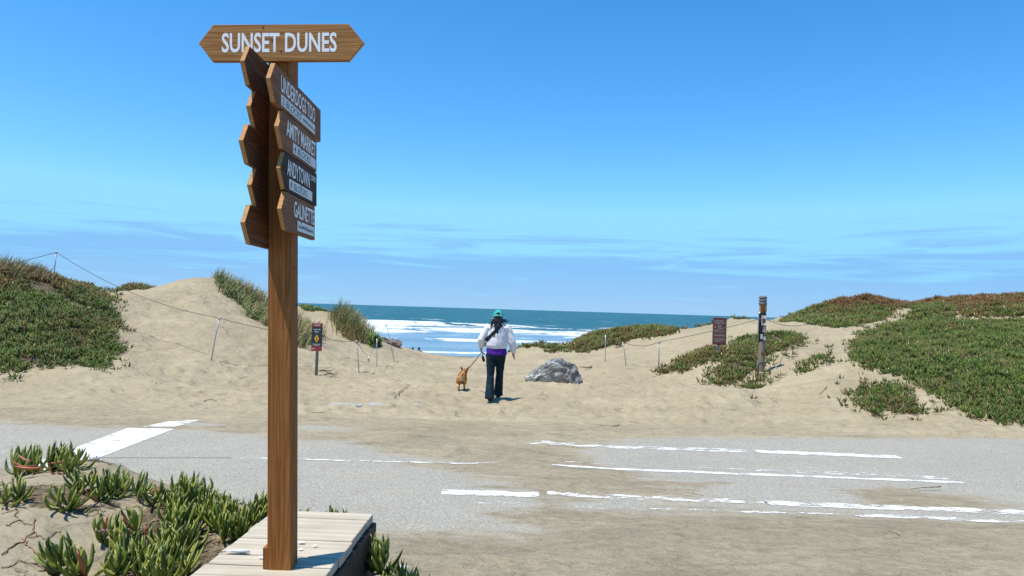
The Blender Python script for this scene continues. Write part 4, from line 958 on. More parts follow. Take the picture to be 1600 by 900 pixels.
# loose leaf litter crumbs on the near sand
n = 2600; x = RNG.uniform(-3.6, -1.15, n); y = RNG.uniform(2.4, 5.2, n); kk = fbm(x * 2.1, y * 2.1, 91, 3) > RNG.uniform(-.15, .3, n); x = x[kk]; y = y[kk]; n = len(x)
az = RNG.uniform(0, 6.28, n); el = np.radians(RNG.uniform(-8, 25, n)); D = np.stack([np.cos(az) * np.cos(el), np.sin(az) * np.cos(el), np.sin(el)], 1)
V, T, C = leaf_arrays(np.stack([x, y, ground_h(x, y) + .004], 1), D, RNG.uniform(.012, .055, n), RNG.uniform(.004, .010, n), DEAD[RNG.integers(0, 3, n)] * RNG.uniform(.4, 1.2, (n, 1)))
tag(link('leaf_litter', mesh_np('leaf_litter', V, T, False, {'Col': C}), m_leaf), 'scattered dry leaf and twig crumbs on the near sand', 'litter', kind='stuff')
# ------------------------------------------------------------------ boulder and rocks
def rock_mesh(name, sx, sy, sz, seed, cuts=9, sub=5, prof=None):
    rr = random.Random(seed); bm = bmesh.new(); bmesh.ops.create_icosphere(bm, subdivisions=sub, radius=1.0)
    pl = []
    for i in range(cuts):
        n = Vector((rr.uniform(-1, 1), rr.uniform(-1, 1), rr.uniform(-.2, 1))).normalized(); pl.append((n, rr.uniform(.62, .9)))
    off = Vector((seed * 3.1, seed * 1.7, 0))
    for v in bm.verts:
        p = v.co.copy()
        for n, d in pl:
            e = p.dot(n) - d
            if e > 0: p -= n * e * .92
        p *= 1 + .14 * mnoise.noise(p * 1.6 + off) + .15 * mnoise.noise(p * 3.5 + off) + .09 * mnoise.noise(p * 8 + off) + .04 * mnoise.noise(p * 18 + off) - .16 * abs(mnoise.noise(p * 2.6 + off * 2))
        if prof: p = prof(p)
        v.co = Vector((p.x * sx, p.y * sy, p.z * sz))
    return from_bm(name, bm, False)
m_rock, t, b = mat_new('grey_veined_rock', .8, .3)
n1 = noise_n(t, 4.5, 7, .68, dist=.9); n2 = noise_n(t, 17, 5, .7); n3 = noise_n(t, 1.8, 3, .5)
c = ramp(t, n1, [(.30, (.036, .036, .036)), (.45, (.125, .125, .118)), (.56, (.25, .25, .235)), (.66, (.58, .57, .53))])
c = mixc(t, maprange(t, n3, .52, .66, 0, .55), c, (.17, .125, .09)); c = mixc(t, .45, c, ramp(t, n2, [(.3, (.3, .3, .3)), (.7, (.7, .7, .7))]), 'OVERLAY')
t.links.new(c, b.inputs['Base Color']); nb = bump_n(t, n1, .9, .06); t.links.new(bump_n(t, n2, .7, .015, nb), b.inputs['Normal'])
pb = ground_hit(868, 598)
def bprof(p):       # higher towards the right, long low nose on the left, steep right side
    q = Vector([math.copysign(abs(c) ** .72, c) for c in p]); q.z *= float(np.interp(q.x, [-1.1, -.95, -.6, -.2, .15, .5, .8, 1.0], [.35, .42, .68, .88, 1.0, 1.0, .9, .72]))
    return q
bo = tag(link('boulder', rock_mesh('boulder', .62, .40, .53, 4, 6, 5, bprof), m_rock, None, (pb.x - .0, pb.y + .32, pb.z + .02)), 'grey white-veined boulder sitting on the sand right of the person', 'boulder')
m_drift = plain('driftwood', (.34, .25, .16), .9, .15, var=.35, scale=30, bump=.004)
p = ground_hit(915, 577); tag(link('driftwood', tube_mesh('driftwood', [(-.16, 0, .06), (-.05, .02, .055), (.04, .0, .05), (.13, .02, .07), (.17, .02, .10)], [.012, .022, .030, .034, .016], 7), m_drift, None, p), 'small piece of driftwood sticking out right of the boulder', 'driftwood')
m_rock2 = plain('brown_shore_rock', (.25, .185, .135), .85, .2, var=.45, scale=9, bump=.03)
for px, d, zt, sx, sz, sdd, lab in ((597, 26.5, .50, .26, .24, 11, 'leftmost brown shore rock beside the grass tussock'), (609, 27.0, .36, .24, .20, 12, 'middle brown shore rock behind the leaning rod'), (619, 27.4, .18, .22, .18, 13, 'lowest brown shore rock at the edge of the path lip')):
    p = at(px, 540, d); tag(link('shore_rock', rock_mesh('shore_rock', sx, .22, sz, sdd, 7, 4), m_rock2, None, (p.x, p.y, min(zt, p.z + .1))), lab, 'rock', 'rocks beyond the grass tussock')

# ------------------------------------------------------------------ rope fence: thin steel rods and sagging ropes
m_rope = plain('grey_rope', (.15, .14, .125), .9, .1)
def rod(top, bot, d, label, r=.013, cap=True):
    B = ground_hit(*bot) if d is None else at(bot[0], bot[1], d)
    T = at(top[0], top[1], B.y); g = gz(B.x, B.y)
    root = empty('fence_rod', (B.x, B.y, min(B.z, g))); tag(root, label, 'fence rod', 'steel rods of the rope fence')
    q = T - root.location
    link('shaft', tube_mesh('shaft', [(0, 0, -.15), q * .5, q], r, 7), m_steel, root)
    if cap:
        u = q.normalized(); link('cap', tube_mesh('cap', [q - u * .035, q - u * .028, q + u * .012, q + u * .018], [r * 1.2, r * 1.9, r * 1.9, r * 1.1], 8), m_steel, root)
    return T
tA = rod((88, 394), (83, 440), 17.3, 'steel rod standing on top of the left ice plant dune')
tB = rod((343, 497), (329, 562), None, 'leaning steel rod on the sand slope left of the signpost')
tC = rod((557, 533), (562, 584), None, 'steel rod right of the red and black sign')
tD = rod((589, 529), (589, 573), None, 'thin steel rod near the foot of the grass tussock', .010, False)
tE = rod((603, 506), (618, 566), None, 'dark leaning rod standing highest against the surf', .011, False)
tF = rod((946, 523), (946, 565), None, 'thin steel rod in front of the reddish ice plant hump', .010, False)
tG = rod((973, 534), (979, 571), None, 'leaning rod second right of the boulder', .011, False)
tH = rod((1030, 534), (1029, 579), None, 'straight rod where the right-hand rope turns up', .013)
def rope(a, b_, sag, label, r=.007, n=14):
    a = Vector(a); b_ = Vector(b_); P = []
    for i in range(n + 1): u = i / n; p = a.lerp(b_, u); p.z -= 4 * sag * u * (1 - u); P.append(p)
    tag(link('rope', tube_mesh('rope', P, r, 5), m_rope), label, 'rope', 'ropes of the dune fence')
rope(tA, at(-60, 424, 16.6), .05, 'rope running off left from the rod on the dune')
rope(tA, tB, .22, 'long rope falling from the dune rod to the leaning rod', n=24)
rope(tB, at(500, 527, 17.2), .05, 'rope passing behind the signpost')
rope(at(500, 527, 17.2), tC, .04, 'rope right of the red and black sign')
hang = at(576, 560, tC.y)
rope(tC, hang, .01, 'rope drooping right from the rod to a hanging block', .005); rope(hang, tE, .03, 'rope rising from the hanging block to the dark rod', .005); 
bm = bmesh.new(); bm_box(bm, (-.02, -.02, -.09), (.02, .02, .03), .008); tag(link('rope_block', from_bm('rope_block', bm), m_steel, None, hang), 'small grey block hanging in the slack rope', 'block')
rope(tG, tH, .10, 'slack rope between the two rods right of the boulder'); 
pole_top_rope = at(1192, 497, 15.2)
rope(tH, pole_top_rope, .03, 'rope rising from the straight rod past the brown sign to the pole', n=20)
rope(pole_top_rope, at(1262, 506, 19), .10, 'rope leaving the wooden pole to the right')

# ------------------------------------------------------------------ small red and black park sign
def sign_frame(x, y, z, rz): return Matrix.Translation((x, y, z)) @ Matrix.Rotation(rz, 4, 'Z')
m_galv = plain('grey_sign_post', (.17, .165, .15), .8, .3, scale=30, var=.25)
m_red = plain('dark_red_panel', (.25, .030, .035), .5, .4); m_black = plain('blue_black_panel', (.022, .030, .040), .45, .4)
m_yel = plain('yellow_diamond', (.72, .36, .02), .5, .4); m_wht = plain('white_print', (.62, .62, .60), .6)
B = ground_hit(494, 586); g = gz(B.x, B.y); k = B.y / F_PX
ps = empty('park_notice', (B.x, B.y, g), R(-7)); tag(ps, 'small red and black notice with yellow diamond on a grey post', 'sign')
link('post', tube_mesh('post', [(0, 0, -.2), (.004, 0, .5), (.01, 0, 1.17)], .034, 8), m_galv, ps)
w, z0, z1 = .115, .53, 1.14
bm = bmesh.new(); bm_box(bm, (-w, -.060, z0), (w + .01, -.038, z1), .006); bd = link('board', from_bm('board', bm), m_black, ps)
def sheet(name, x0, x1, za, zb, yy, mat, par):
    bm = bmesh.new(); bm_box(bm, (x0, yy - .002, za), (x1, yy, zb)); return link(name, from_bm(name, bm), mat, par)
sheet('red_band', -w + .004, w + .006, z1 - .085, z1 - .004, -.0605, m_red, bd); sheet('red_band', -w + .004, w + .006, z0 + .004, z0 + .105, -.0605, m_red, bd)
dm = prism_mesh('yellow_diamond', [(0, -.09), (.055, 0), (0, .09), (-.055, 0)], -.064, -.0605); dm.transform(Matrix.Translation((.005, 0, .80))); dmo = link('diamond', dm, m_yel, bd)
fx = prism_mesh('figure', [(-.012, -.05), (.012, -.045), (.006, 0), (.018, .02), (.004, .045), (-.010, .04), (-.004, 0)], -.066, -.0645); fx.transform(Matrix.Translation((.005, 0, .80))); link('figure', fx, m_ink, bd)
F = lambda x, z, yy: basis((1, 0, 0), (0, 0, 1), (0, -1, 0), (x, yy, z))
for s, h, wd, x, z, mt in (('DANGER', .034, .125, -.058, z1 - .062, m_wht), ):
    link('lettering', xform(text_mesh('lettering', s, h, wd, bold=.006), F(x, z, -.0630)), mt, bd)
for i, (wd, h, x, z) in enumerate(((.15, .028, -.075, .985), (.09, .026, -.045, .935), (.17, .016, -.085, .672), (.14, .016, -.07, .648), (.06, .022, -.09, z0 + .04))):
    link('print_line', xform(ribbon_strokes('print_line', scribble(max(4, int(wd / .015)), wd, h, 70 + i), .006), F(x, z, -.0630)), m_wht, bd)
# driftwood scraps at its foot
for px, py, L, a, lab in ((507, 582, .34, .12, 'dark forked stick at the foot of the red and black sign'), (517, 587, .30, -.05, 'flat dark stick lying right of the red and black sign')):
    p = ground_hit(px, py); tag(link('stick', tube_mesh('stick', [(-L / 2, 0, .02), (-L * .1, .02, .05), (L * .2, 0, .03), (L / 2, .03, .05)], [.010, .014, .012, .006], 6), plain('dark_stick', (.06, .045, .03), .9), None, p), lab, 'stick', 'sticks lying on the sand')
for pts, r, lab in (([(616, 624), (624, 614), (637, 607)], .012, 'dark stick lying diagonally on the sand left of the dog'), ([(937, 668), (950, 669.5), (962, 670), (968, 668)], .009, 'reddish twig on sand at the far road edge'), ([(949, 640), (960, 642), (972, 640)], .006, 'thin curled twig on the sand path'), ([(984, 663), (998, 665)], .005, 'short twig right of the reddish twig'), ([(1164, 679), (1180, 680.5)], .006, 'small twig by the far road edge on the right'), ([(1054, 773), (1075, 776), (1100, 780)], .005, 'pale thin twig on the road sand'), ([(1423, 769), (1440, 768), (1470, 767)], .008, 'straw-coloured stick on the road at right'), ([(1388, 836), (1398, 838), (1406, 842)], .006, 'brown twig on the near sand at right'), ([(770, 702), (786, 703)], .006, 'tan twig on the sandy middle of the road'), ([(478, 647), (495, 649), (510, 647.5)], .008, 'brown twig beyond the road right of the signpost'), ([(318, 628), (330, 626), (338, 628)], .008, 'dark twig on sand left of the signpost'), ([(720, 612), (731, 611), (737, 614)], .004, 'thread of dry weed behind the dog'), ([(1280, 618), (1292, 606)], .009, 'short dark stick in the litter below the right slope')):
    P = []
    for q in pts:
        h = ground_hit(*q); P.append((h.x, h.y, max(h.z, .02 if h.y < 10.7 else -9) + r * .8))
    o = P[0]; P = [(a - o[0], b_ - o[1], c_ - o[2] + random.uniform(0, .02)) for a, b_, c_ in P]
    dark = 'dark' in lab or 'reddish' in lab
    tag(link('twig', tube_mesh('twig', P, [r * random.uniform(.5, .9) for _ in P], 5), m_stem if dark else m_drift, None, o), lab, 'twig', 'twigs lying on the sand')

# ------------------------------------------------------------------ brown park sign
m_brown = plain('brown_sign_panel', (.15, .052, .042), .55, .4, scale=12, var=.1); m_print = plain('pale_print', (.50, .42, .38), .6)
B = at(1122, 552, 17.2); g = gz(B.x, B.y); bs = empty('information_sign', (B.x, B.y, g), R(4)); tag(bs, 'brown information sign with pale print standing behind the ice plants', 'sign')
bs.rotation_euler = (0, R(.6), R(4))
bm = bmesh.new(); bm_box(bm, (-.035, -.03, -.3), (.035, .03, .78), .004); link('post', from_bm('post', bm), plain('bleached_sign_post', (.42, .34, .24), .85), bs)
T = at(1122, 496, B.y).z - g; w = .165; Hs = .635
bm = bmesh.new(); bm_box(bm, (-w, -.052, T - Hs), (w, -.034, T), .008); bd = link('panel', from_bm('panel', bm), m_brown, bs)
for s, h, wd, x, zr in (('PROHIBITED', .040, .25, -.125, .435),):
    link('lettering', xform(text_mesh('lettering', s, h, wd, bold=.012), F(x, T - zr, -.0525)), m_print, bd)
for i, (zr, wd) in enumerate(((.075, .22), (.095, .22), (.125, .26), (.145, .26), (.315, .27), (.345, .24), (.490, .27), (.515, .25), (.540, .26), (.565, .18))):
    link('print_line', xform(ribbon_strokes('print_line', scribble(16, wd, .014, 40 + i), .006), F(-.135, T - zr, -.0525)), m_print, bd)
link('figure', xform(prism_mesh('figure', [(-.016, 0), (-.004, .02), (-.010, .035), (0, .052), (.010, .035), (.004, .02), (.016, 0)], 0, .001), Matrix.Translation((-.105, -.0535, T - .245))), m_print, bd)
sheet('emblem', -.045, .045, T - .26, T - .165, -.0522, plain('dull_emblem', (.23, .17, .13), .6, scale=60, var=.3), bd)
for zr in (.03, .60): screw(bd, 0, -.053, T - zr, (0, 1, 0), .008)

# ------------------------------------------------------------------ weathered wooden pole with stickers
m_pole = wood('grey_weathered_pole', [(.2, (.11, .085, .06)), (.5, (.22, .175, .125)), (.85, (.34, .28, .21))], 'Z', ring=90, fine=150, rough=.9)
B = ground_hit(1191, 586); g = gz(B.x, B.y); wp = empty('wooden_pole', (B.x, B.y + .08, g), 0); wp.rotation_euler = (0, R(.35), 0)
tag(wp, 'weathered wooden pole covered with stickers and bands on the right dune', 'pole')
Ht = at(1195, 462, B.y).z - g; rp = .073
def lathe(name, prof, seg=20, jitter=0.0):
    bm = bmesh.new(); rows = []
    for r, z in prof: rows.append([bm.verts.new((r * (1 + random.uniform(-jitter, jitter)) * math.cos(2 * math.pi * k / seg), r * (1 + random.uniform(-jitter, jitter)) * math.sin(2 * math.pi * k / seg), z)) for k in range(seg)])
    for a, c_ in zip(rows[:-1], rows[1:]):
        for k in range(seg): bm.faces.new([a[k], a[(k + 1) % seg], c_[(k + 1) % seg], c_[k]])
    bm.faces.new(rows[0][::-1]); bm.faces.new(rows[-1]); return from_bm(name, bm, True)
link('shaft', lathe('shaft', [(rp * 1.0, -.4), (rp, .0), (rp * .98, .26), (rp * 1.02, .30), (rp * .97, .6), (rp * .95, 1.0), (rp * .93, Ht - .12), (rp * .92, Ht - .02), (rp * .75, Ht)], 20, .03), m_pole, wp)
m_band = plain('grey_metal_band', (.13, .135, .135), .6, .4, var=.4, scale=25); m_stk = [plain('sticker_dark', (.075, .09, .10), .5, var=.7, scale=30), plain('sticker_pale', (.36, .37, .37), .5, var=.25, scale=40), plain('sticker_orange', (.50, .24, .05), .5, var=.3, scale=40), plain('sticker_grey', (.22, .24, .26), .5, var=.4, scale=40)]
for z, h, e in ((Ht - .06, .04, .010), (Ht - .12, .035, .012), (Ht - .19, .05, .012), (.26, .025, .012), (.235, .02, .010)):
    link('band', lathe('band', [(rp + e * .4, z), (rp + e, z + .006), (rp + e, z + h - .006), (rp + e * .4, z + h)], 20, .02), m_band, wp)
def wrap(a0, a1, z0, z1, mat, e=.006):
    bm = bmesh.new(); n = 8; rr = rp + e; A = [R(a0 + (a1 - a0) * i / n) for i in range(n + 1)]
    lo = [bm.verts.new((rr * math.cos(a), rr * math.sin(a), z0)) for a in A]; hi = [bm.verts.new((rr * math.cos(a), rr * math.sin(a), z1)) for a in A]
    for i in range(n): bm.faces.new([lo[i], lo[i + 1], hi[i + 1], hi[i]])
    bmesh.ops.solidify(bm, geom=bm.faces[:], thickness=.003); link('sticker', from_bm('sticker', bm, True), mat, wp)
k_ = Ht / 1.60
for a0, a1, z0, z1, mi, e in ((190, 350, .68, 1.25, 0, .004), (225, 330, 1.27, 1.42, 2, .005), (285, 330, 1.30, 1.42, 1, .008), (240, 335, 1.00, 1.20, 1, .008), (250, 300, 1.05, 1.13, 3, .011), (260, 335, .86, .97, 3, .008), (265, 325, .93, .955, 1, .011), (265, 325, .80, .83, 1, .011), (270, 330, .70, .78, 3, .009), (230, 262, .72, .82, 1, .008), (245, 280, .40, .46, 2, .003)):
    wrap(a0, a1, z0 * k_, z1 * k_, m_stk[mi], e)
link('conduit', tube_mesh('conduit', [(-rp - .012, -.02, .66 * k_), (-rp - .016, -.02, 1.0 * k_), (-rp - .014, -.02, 1.22 * k_), (-rp + .01, -.03, 1.27 * k_)], .014, 7), m_steel, wp)
link('conduit', tube_mesh('conduit', [(-rp - .01, -.03, -.1), (-rp - .012, -.03, .2), (-rp + .004, -.03, .26)], .016, 7), m_galv, wp)

# ------------------------------------------------------------------ figures: overlapping limbs fused into one skin
TMP = bpy.data.scenes.new('scratch')
def fuse(name, parts, voxel, smooth=4, fn=None):
    """parts: (p0, r0, p1, r1) with scalar or (rx,ry,rz) radii; hulls fused by voxel remesh"""
    bm = bmesh.new()
    for p0, r0, p1, r1 in parts:
        vs = []
        for p, r in ((p0, r0), (p1, r1)):
            r = (r, r, r) if not hasattr(r, '__len__') else r
            res = bmesh.ops.create_uvsphere(bm, u_segments=14, v_segments=9, radius=1.0)
            for v in res['verts']: v.co = Vector((p[0] + v.co.x * r[0], p[1] + v.co.y * r[1], p[2] + v.co.z * r[2]))
            vs += res['verts']
        fs = list({f for v in vs for f in v.link_faces}); bmesh.ops.delete(bm, geom=fs, context='FACES_ONLY')
        es = list({e for v in vs for e in v.link_edges}); bmesh.ops.delete(bm, geom=es, context='EDGES_FACES') if es else None
        bmesh.ops.convex_hull(bm, input=[v for v in vs if v.is_valid])
    loose = [v for v in bm.verts if not v.link_faces]
    bmesh.ops.delete(bm, geom=loose, context='VERTS')
    me = from_bm(name + '_raw', bm); o = bpy.data.objects.new(name, me); TMP.collection.objects.link(o)
    md = o.modifiers.new('r', 'REMESH'); md.mode = 'VOXEL'; md.voxel_size = voxel; md.use_smooth_shade = True
    ms = o.modifiers.new('s', 'SMOOTH'); ms.iterations = smooth; ms.factor = .5
    with bpy.context.temp_override(scene=TMP, view_layer=TMP.view_layers[0]):
        out = bpy.data.meshes.new_from_object(o.evaluated_get(bpy.context.evaluated_depsgraph_get()))
    out.name = name
    bpy.data.objects.remove(o); bpy.data.meshes.remove(me); out.materials.clear()
    if fn:
        nn = [v.normal.copy() for v in out.vertices]; cc = [v.co.copy() for v in out.vertices]
        out.vertices.foreach_set('co', np.array([tuple(fn(c_, n_)) for c_, n_ in zip(cc, nn)]).ravel()); out.update()
    for p in out.polygons: p.use_smooth = True
    return out
def finger(p0, p1, p2, r): return [(p0, r, p1, r * .95), (p1, r * .95, p2, r * .75)]
m_skin = plain('skin', (.42, .22, .155), .6, .3, scale=20, var=.08); m_white = plain('white_sweatshirt', (.66, .65, .66), .9, .1, scale=30, var=.03)
m_purple = plain('purple_shirt', (.075, .022, .23), .9, .1); m_trous = plain('dark_teal_trousers', (.008, .022, .032), .85, .15, scale=12, var=.35); m_hair = plain('black_hair', (.008, .008, .012), .45, .4)
m_cap = plain('turquoise_cap', (.10, .62, .56), .8, .15, scale=50, var=.06); m_shoe = plain('dark_shoe', (.015, .015, .017), .7); m_strap = plain('black_strap', (.012, .012, .014), .7)
PB = ground_hit(767, 626); PXY = Vector((at(773, 626, PB.y).x, PB.y, 0)); pg = gz(PXY.x, PXY.y)
pr = empty('person', (PXY.x, PXY.y, pg), R(0)); tag(pr, 'person in white sweatshirt and turquoise cap walking a dog to the sea', 'person')
KP = PB.y * .0008696      # metres per photo pixel at the person
# joints (X right, Y away from the camera, Z up)
sh = 1.275
hipL, hipR = (-.085, 0, .80), (.078, 0, .80)
kneL, kneR = (-.090, -.03, .43), (.070, .10, .45)
ankL, ankR = (-.085, -.16, .085), (.052, .20, .10)
shoL, shoR = (-.165, 0, sh), (.185, 0, sh); elbL, elbR = (-.262, -.02, 1.055), (.275, .0, 1.02); wriL, wriR = (-.272, .06, .915), (.302, .05, .845)
arm = lambda s, e, w: [(s, .055, e, .042), (e, .042, w, .028)]
leg = lambda h, k, a: [(h, .088, k, .058), (k, .058, a, .042)]
body = leg(hipL, kneL, ankL) + leg(hipR, kneR, ankR) + arm(shoL, elbL, wriL) + arm(shoR, elbR, wriR)
body += [((0, 0, .86), (.16, .11, .10), (.005, 0, 1.05), (.135, .095, .10)), ((.005, 0, 1.05), (.135, .095, .1), (.010, 0, 1.24), (.155, .09, .07)), ((.01, 0, 1.26), .055, (.012, .015, 1.36), .05), ((-.16, 0, sh), .05, (.18, 0, sh), .05)]
body += [((.014, .02, 1.425), (.068, .085, .095), (.014, .03, 1.47), (.07, .088, .085)), ((.014, .105, 1.42), (.012, .018, .016), (.014, .10, 1.445), (.010, .012, .014)), ((.014, .07, 1.37), (.035, .035, .022), (.014, .06, 1.39), (.045, .04, .03))]
body += [((-.058, .02, 1.43), (.012, .016, .03), (-.060, .02, 1.44), (.012, .016, .03)), ((.086, .02, 1.43), (.012, .016, .03), (.088, .02, 1.44), (.012, .016, .03))]
# feet
body += [(ankL, .04, (-.085, -.13, .03), (.035, .04, .03)), ((-.085, -.17, .03), (.034, .04, .03), (-.080, -.02, .025), (.04, .04, .025)), (ankR, .04, (.052, .22, .045), (.035, .04, .03)), ((.052, .17, .05), (.034, .04, .03), (.055, .31, .03), (.04, .04, .025))]
def hand(w, down, side, curl):
    w = Vector(w); d = Vector(down).normalized(); s = Vector(side).normalized(); f = d.cross(s).normalized()
    palm = w + d * .045; P = [(tuple(w), .024, tuple(palm), (.020, .032, .034))]
    for i, (o_, L) in enumerate(((-.027, .062), (-.009, .072), (.009, .068), (.026, .052))):
        b0 = w + d * .065 + s * o_; b1 = b0 + d * L * .55 + f * curl * .4; b2 = b1 + d * L * .4 * (1 - curl * 8) + f * curl
        P += finger(tuple(b0), tuple(b1), tuple(b2), .0085)
    t0 = w + d * .025 - s * .028; t1 = t0 + d * .03 - s * .016 + f * .012; t2 = t1 + d * .028 + f * .010
    return P + finger(tuple(t0), tuple(t1), tuple(t2), .0095)
body += hand(wriL, (.05, .12, -1), (0, 1, 0), .045); body += hand(wriR, (.02, .06, -1), (0, 1, 0), .022)
def face(co, n):
    if co.y > .085 and abs(co.z - 1.435) < .014 and .014 < abs(co.x - .014) < .045: co.y -= .008
    if co.y > .085 and abs(co.z - 1.388) < .006 and abs(co.x - .014) < .028: co.y -= .006
    return co
link('body', fuse('body', body, .0075, 2, face), m_skin, pr)
# trousers: flared legs fused at the seat
tro = [((0, 0, .86), (.170, .120, .07), (0, 0, .78), (.176, .128, .09))]
for h, k, a, hem in ((hipL, kneL, ankL, (-.088, -.165, .055)), (hipR, kneR, ankR, (.055, .185, .075))):
    tro += [(h, .098, k, .066), (k, .066, hem, (.084, .092, .02))]
def tf(co, n):
    k = .006 * mnoise.noise(Vector((co.x * 9, co.y * 9, co.z * 16))) + .004 * mnoise.noise(Vector((co.x * 22, co.y * 22, co.z * 30)))
    return co + n * k
link('trousers', fuse('trousers', tro, .011, 3, tf), m_trous, pr)
for nm, a, tp in (('shoe', (-.085, -.185, .030), (-.080, .035, .026)), ('shoe', (.052, .155, .055), (.055, .335, .030))):
    link(nm, fuse(nm, [(a, (.038, .045, .032), tp, (.042, .045, .026))], .010, 2), m_shoe, pr)
link('purple_shirt', fuse('purple_shirt', [((0, -.002, .90), (.180, .132, .05), (.012, -.006, .800), (.188, .140, .022))], .011, 2, tf), m_purple, pr)
# sweatshirt: loose torso with ballooned sleeves and gathered cuffs
sw = [((.0, -.004, .915), (.180, .130, .03), (.0, -.01, .96), (.198, .150, .05)), ((.0, -.01, .96), (.198, .150, .05), (.010, -.008, 1.13), (.185, .138, .08)), ((.010, -.008, 1.13), (.185, .138, .08), (.012, -.002, 1.24), (.178, .115, .06)), ((-.135, 0, 1.265), (.07, .085, .055), (.155, 0, 1.265), (.07, .085, .055)), ((.012, .0, 1.29), (.075, .075, .04), (.012, .01, 1.335), (.06, .06, .02))]
for s_, e_, w_ in ((shoL, elbL, wriL), (shoR, elbR, wriR)):
    e2 = (e_[0], e_[1] - .01, e_[2]); wq = tuple(Vector(w_) + (Vector(e_) - Vector(w_)) * .20); wc = tuple(Vector(w_) + (Vector(e_) - Vector(w_)) * .02)
    sw += [(s_, .066, e2, .068), (e2, .068, wq, .052), (wq, .046, wc, .037)]
def sf(co, n):
    d = .011 * mnoise.noise(Vector((co.x * 10 + co.z * 9, co.y * 6, co.z * 5 - co.x * 4))) + .004 * mnoise.noise(Vector((co.x * 26 + co.z * 22, co.y * 12, co.z * 9)))
    d -= .006 * max(0, 1 - abs(co.z - .935) / .02) * (abs(co.x) < .2)
    return co + n * d
swm = fuse('sweatshirt', sw, .010, 3, sf); link('sweatshirt', swm, m_white, pr)
# hair: a core cap under the hat plus loose wind-blown locks
hair_core = fuse('hair', [((.014, -.015, 1.46), (.082, .085, .07), (.012, -.045, 1.39), (.080, .055, .07)), ((.012, -.055, 1.38), (.078, .05, .07), (.010, -.085, 1.29), (.052, .035, .05)), ((.0, -.09, 1.28), (.042, .03, .04), (-.02, -.115, 1.22), (.024, .02, .03))], .010, 2)
hr = link('hair', hair_core, m_hair, pr)
bm = bmesh.new(); rr = random.Random(5)
def lock(p, d, L, r, droop, wind):
    pts = []; P = Vector(p); D = Vector(d).normalized()
    for i in range(6):
        pts.append(P.copy()); D = (D + Vector((wind, 0, -droop)) * .25).normalized(); P = P + D * L / 5
    prev = None
    for i, q in enumerate(pts):
        rad = r * (1 - i / 5.5); ring = [bm.verts.new(q + Vector((math.cos(a) * rad, math.sin(a) * rad * .6, math.sin(a) * rad * .4))) for a in (0, 1.57, 3.14, 4.71)]
        if prev:
            for k in range(4): bm.faces.new([prev[k], prev[(k + 1) % 4], ring[(k + 1) % 4], ring[k]])
        prev = ring
for i in range(26):
    a = rr.uniform(-1.3, 1.3); x0 = .012 + .085 * math.sin(a); y0 = -.03 - .085 * math.cos(a); side = 1 if x0 > .012 else -1
    lock((x0, y0, rr.uniform(1.30, 1.44)), (math.sin(a) * .8, -math.cos(a) * .5, -.6), rr.uniform(.10, .19), rr.uniform(.007, .014), rr.uniform(.5, 1.3), rr.uniform(-.1, .5))
for i in range(14): lock((.012 + .085, -.03, rr.uniform(1.36, 1.43)), (1, -.3, rr.uniform(-.4, .35)), rr.uniform(.07, .14), .010, .3, .7)
for i in range(9): lock((.012 - .085, -.03, rr.uniform(1.36, 1.43)), (-.6, -.3, rr.uniform(-.8, .2)), rr.uniform(.06, .12), .010, .6, .2)
for i in range(9): lock((-.01 + rr.uniform(-.03, .03), -.13, 1.22), (rr.uniform(-.4, .1), -.1, -1), rr.uniform(.08, .14), .012, .6, -.1)
lk = from_bm('locks', bm, True); link('locks', lk, m_hair, hr)['kind'] = 'stuff'
# cap worn backwards-opening: dome with an arched cut-out over a strap, brim in front
bm = bmesh.new(); seg, rows = 28, 9; V_ = []
for i in range(rows + 1):
    ph = (math.pi / 2) * i / rows * .98; V_.append([bm.verts.new((.014 + .092 * math.cos(ph) * math.cos(2 * math.pi * k / seg), .012 + .105 * math.cos(ph) * math.sin(2 * math.pi * k / seg), 1.475 + .112 * math.sin(ph))) for k in range(seg)])
for i in range(rows):
    for k in range(seg):
        az = 360 * (k + .5) / seg; arch = abs(az - 270) < (30, 30, 24, 15)[i] if i < 4 else False
        if arch and i >= 1: continue
        bm.faces.new([V_[i][k], V_[i][(k + 1) % seg], V_[i + 1][(k + 1) % seg], V_[i + 1][k]])
bm.faces.new(V_[-1]); bmesh.ops.solidify(bm, geom=bm.faces[:], thickness=.004)
cp = link('cap', from_bm('cap', bm, True), m_cap, pr)
br = fuse('brim', [((-.04, .11, 1.482), (.04, .03, .008), (-.02, .17, 1.470), (.03, .02, .007)), ((.07, .11, 1.482), (.04, .03, .008), (.05, .17, 1.470), (.03, .02, .007)), ((-.03, .12, 1.482), (.05, .04, .007), (.06, .12, 1.482), (.05, .04, .007))], .008, 1); link('brim', br, m_cap, cp)
link('button', tube_mesh('button', [(.014, .012, 1.583), (.014, .012, 1.594)], .010, 8), m_cap, cp)
# cross-body strap following the back of the sweatshirt
from mathutils.bvhtree import BVHTree
bv = BVHTree.FromPolygons([v.co for v in swm.vertices], [tuple(p.vertices) for p in swm.polygons])
bm = bmesh.new(); prev = None; A = Vector((.085, -.6, 1.335)); Bq = Vector((-.188, -.6, 1.04))
for i in range(25):
    q = A.lerp(Bq, i / 24); d2 = (Bq - A).normalized(); s_ = Vector((-d2.z, 0, d2.x)) * (.021 + .012 * i / 24)
    row = []
    for sg in (-1, 0, 1):
        o_ = q + s_ * sg; h = bv.ray_cast(o_, Vector((0, 1, 0)))[0]
        yb = (h.y if h else -.03) - .008; row.append(Vector((o_.x, yb, o_.z)))
    row = [bm.verts.new(v) for v in row]
    if prev:
        for k in range(2): bm.faces.new([prev[k], prev[k + 1], row[k + 1], row[k]])
    prev = row
bmesh.ops.solidify(bm, geom=bm.faces[:], thickness=.006); 
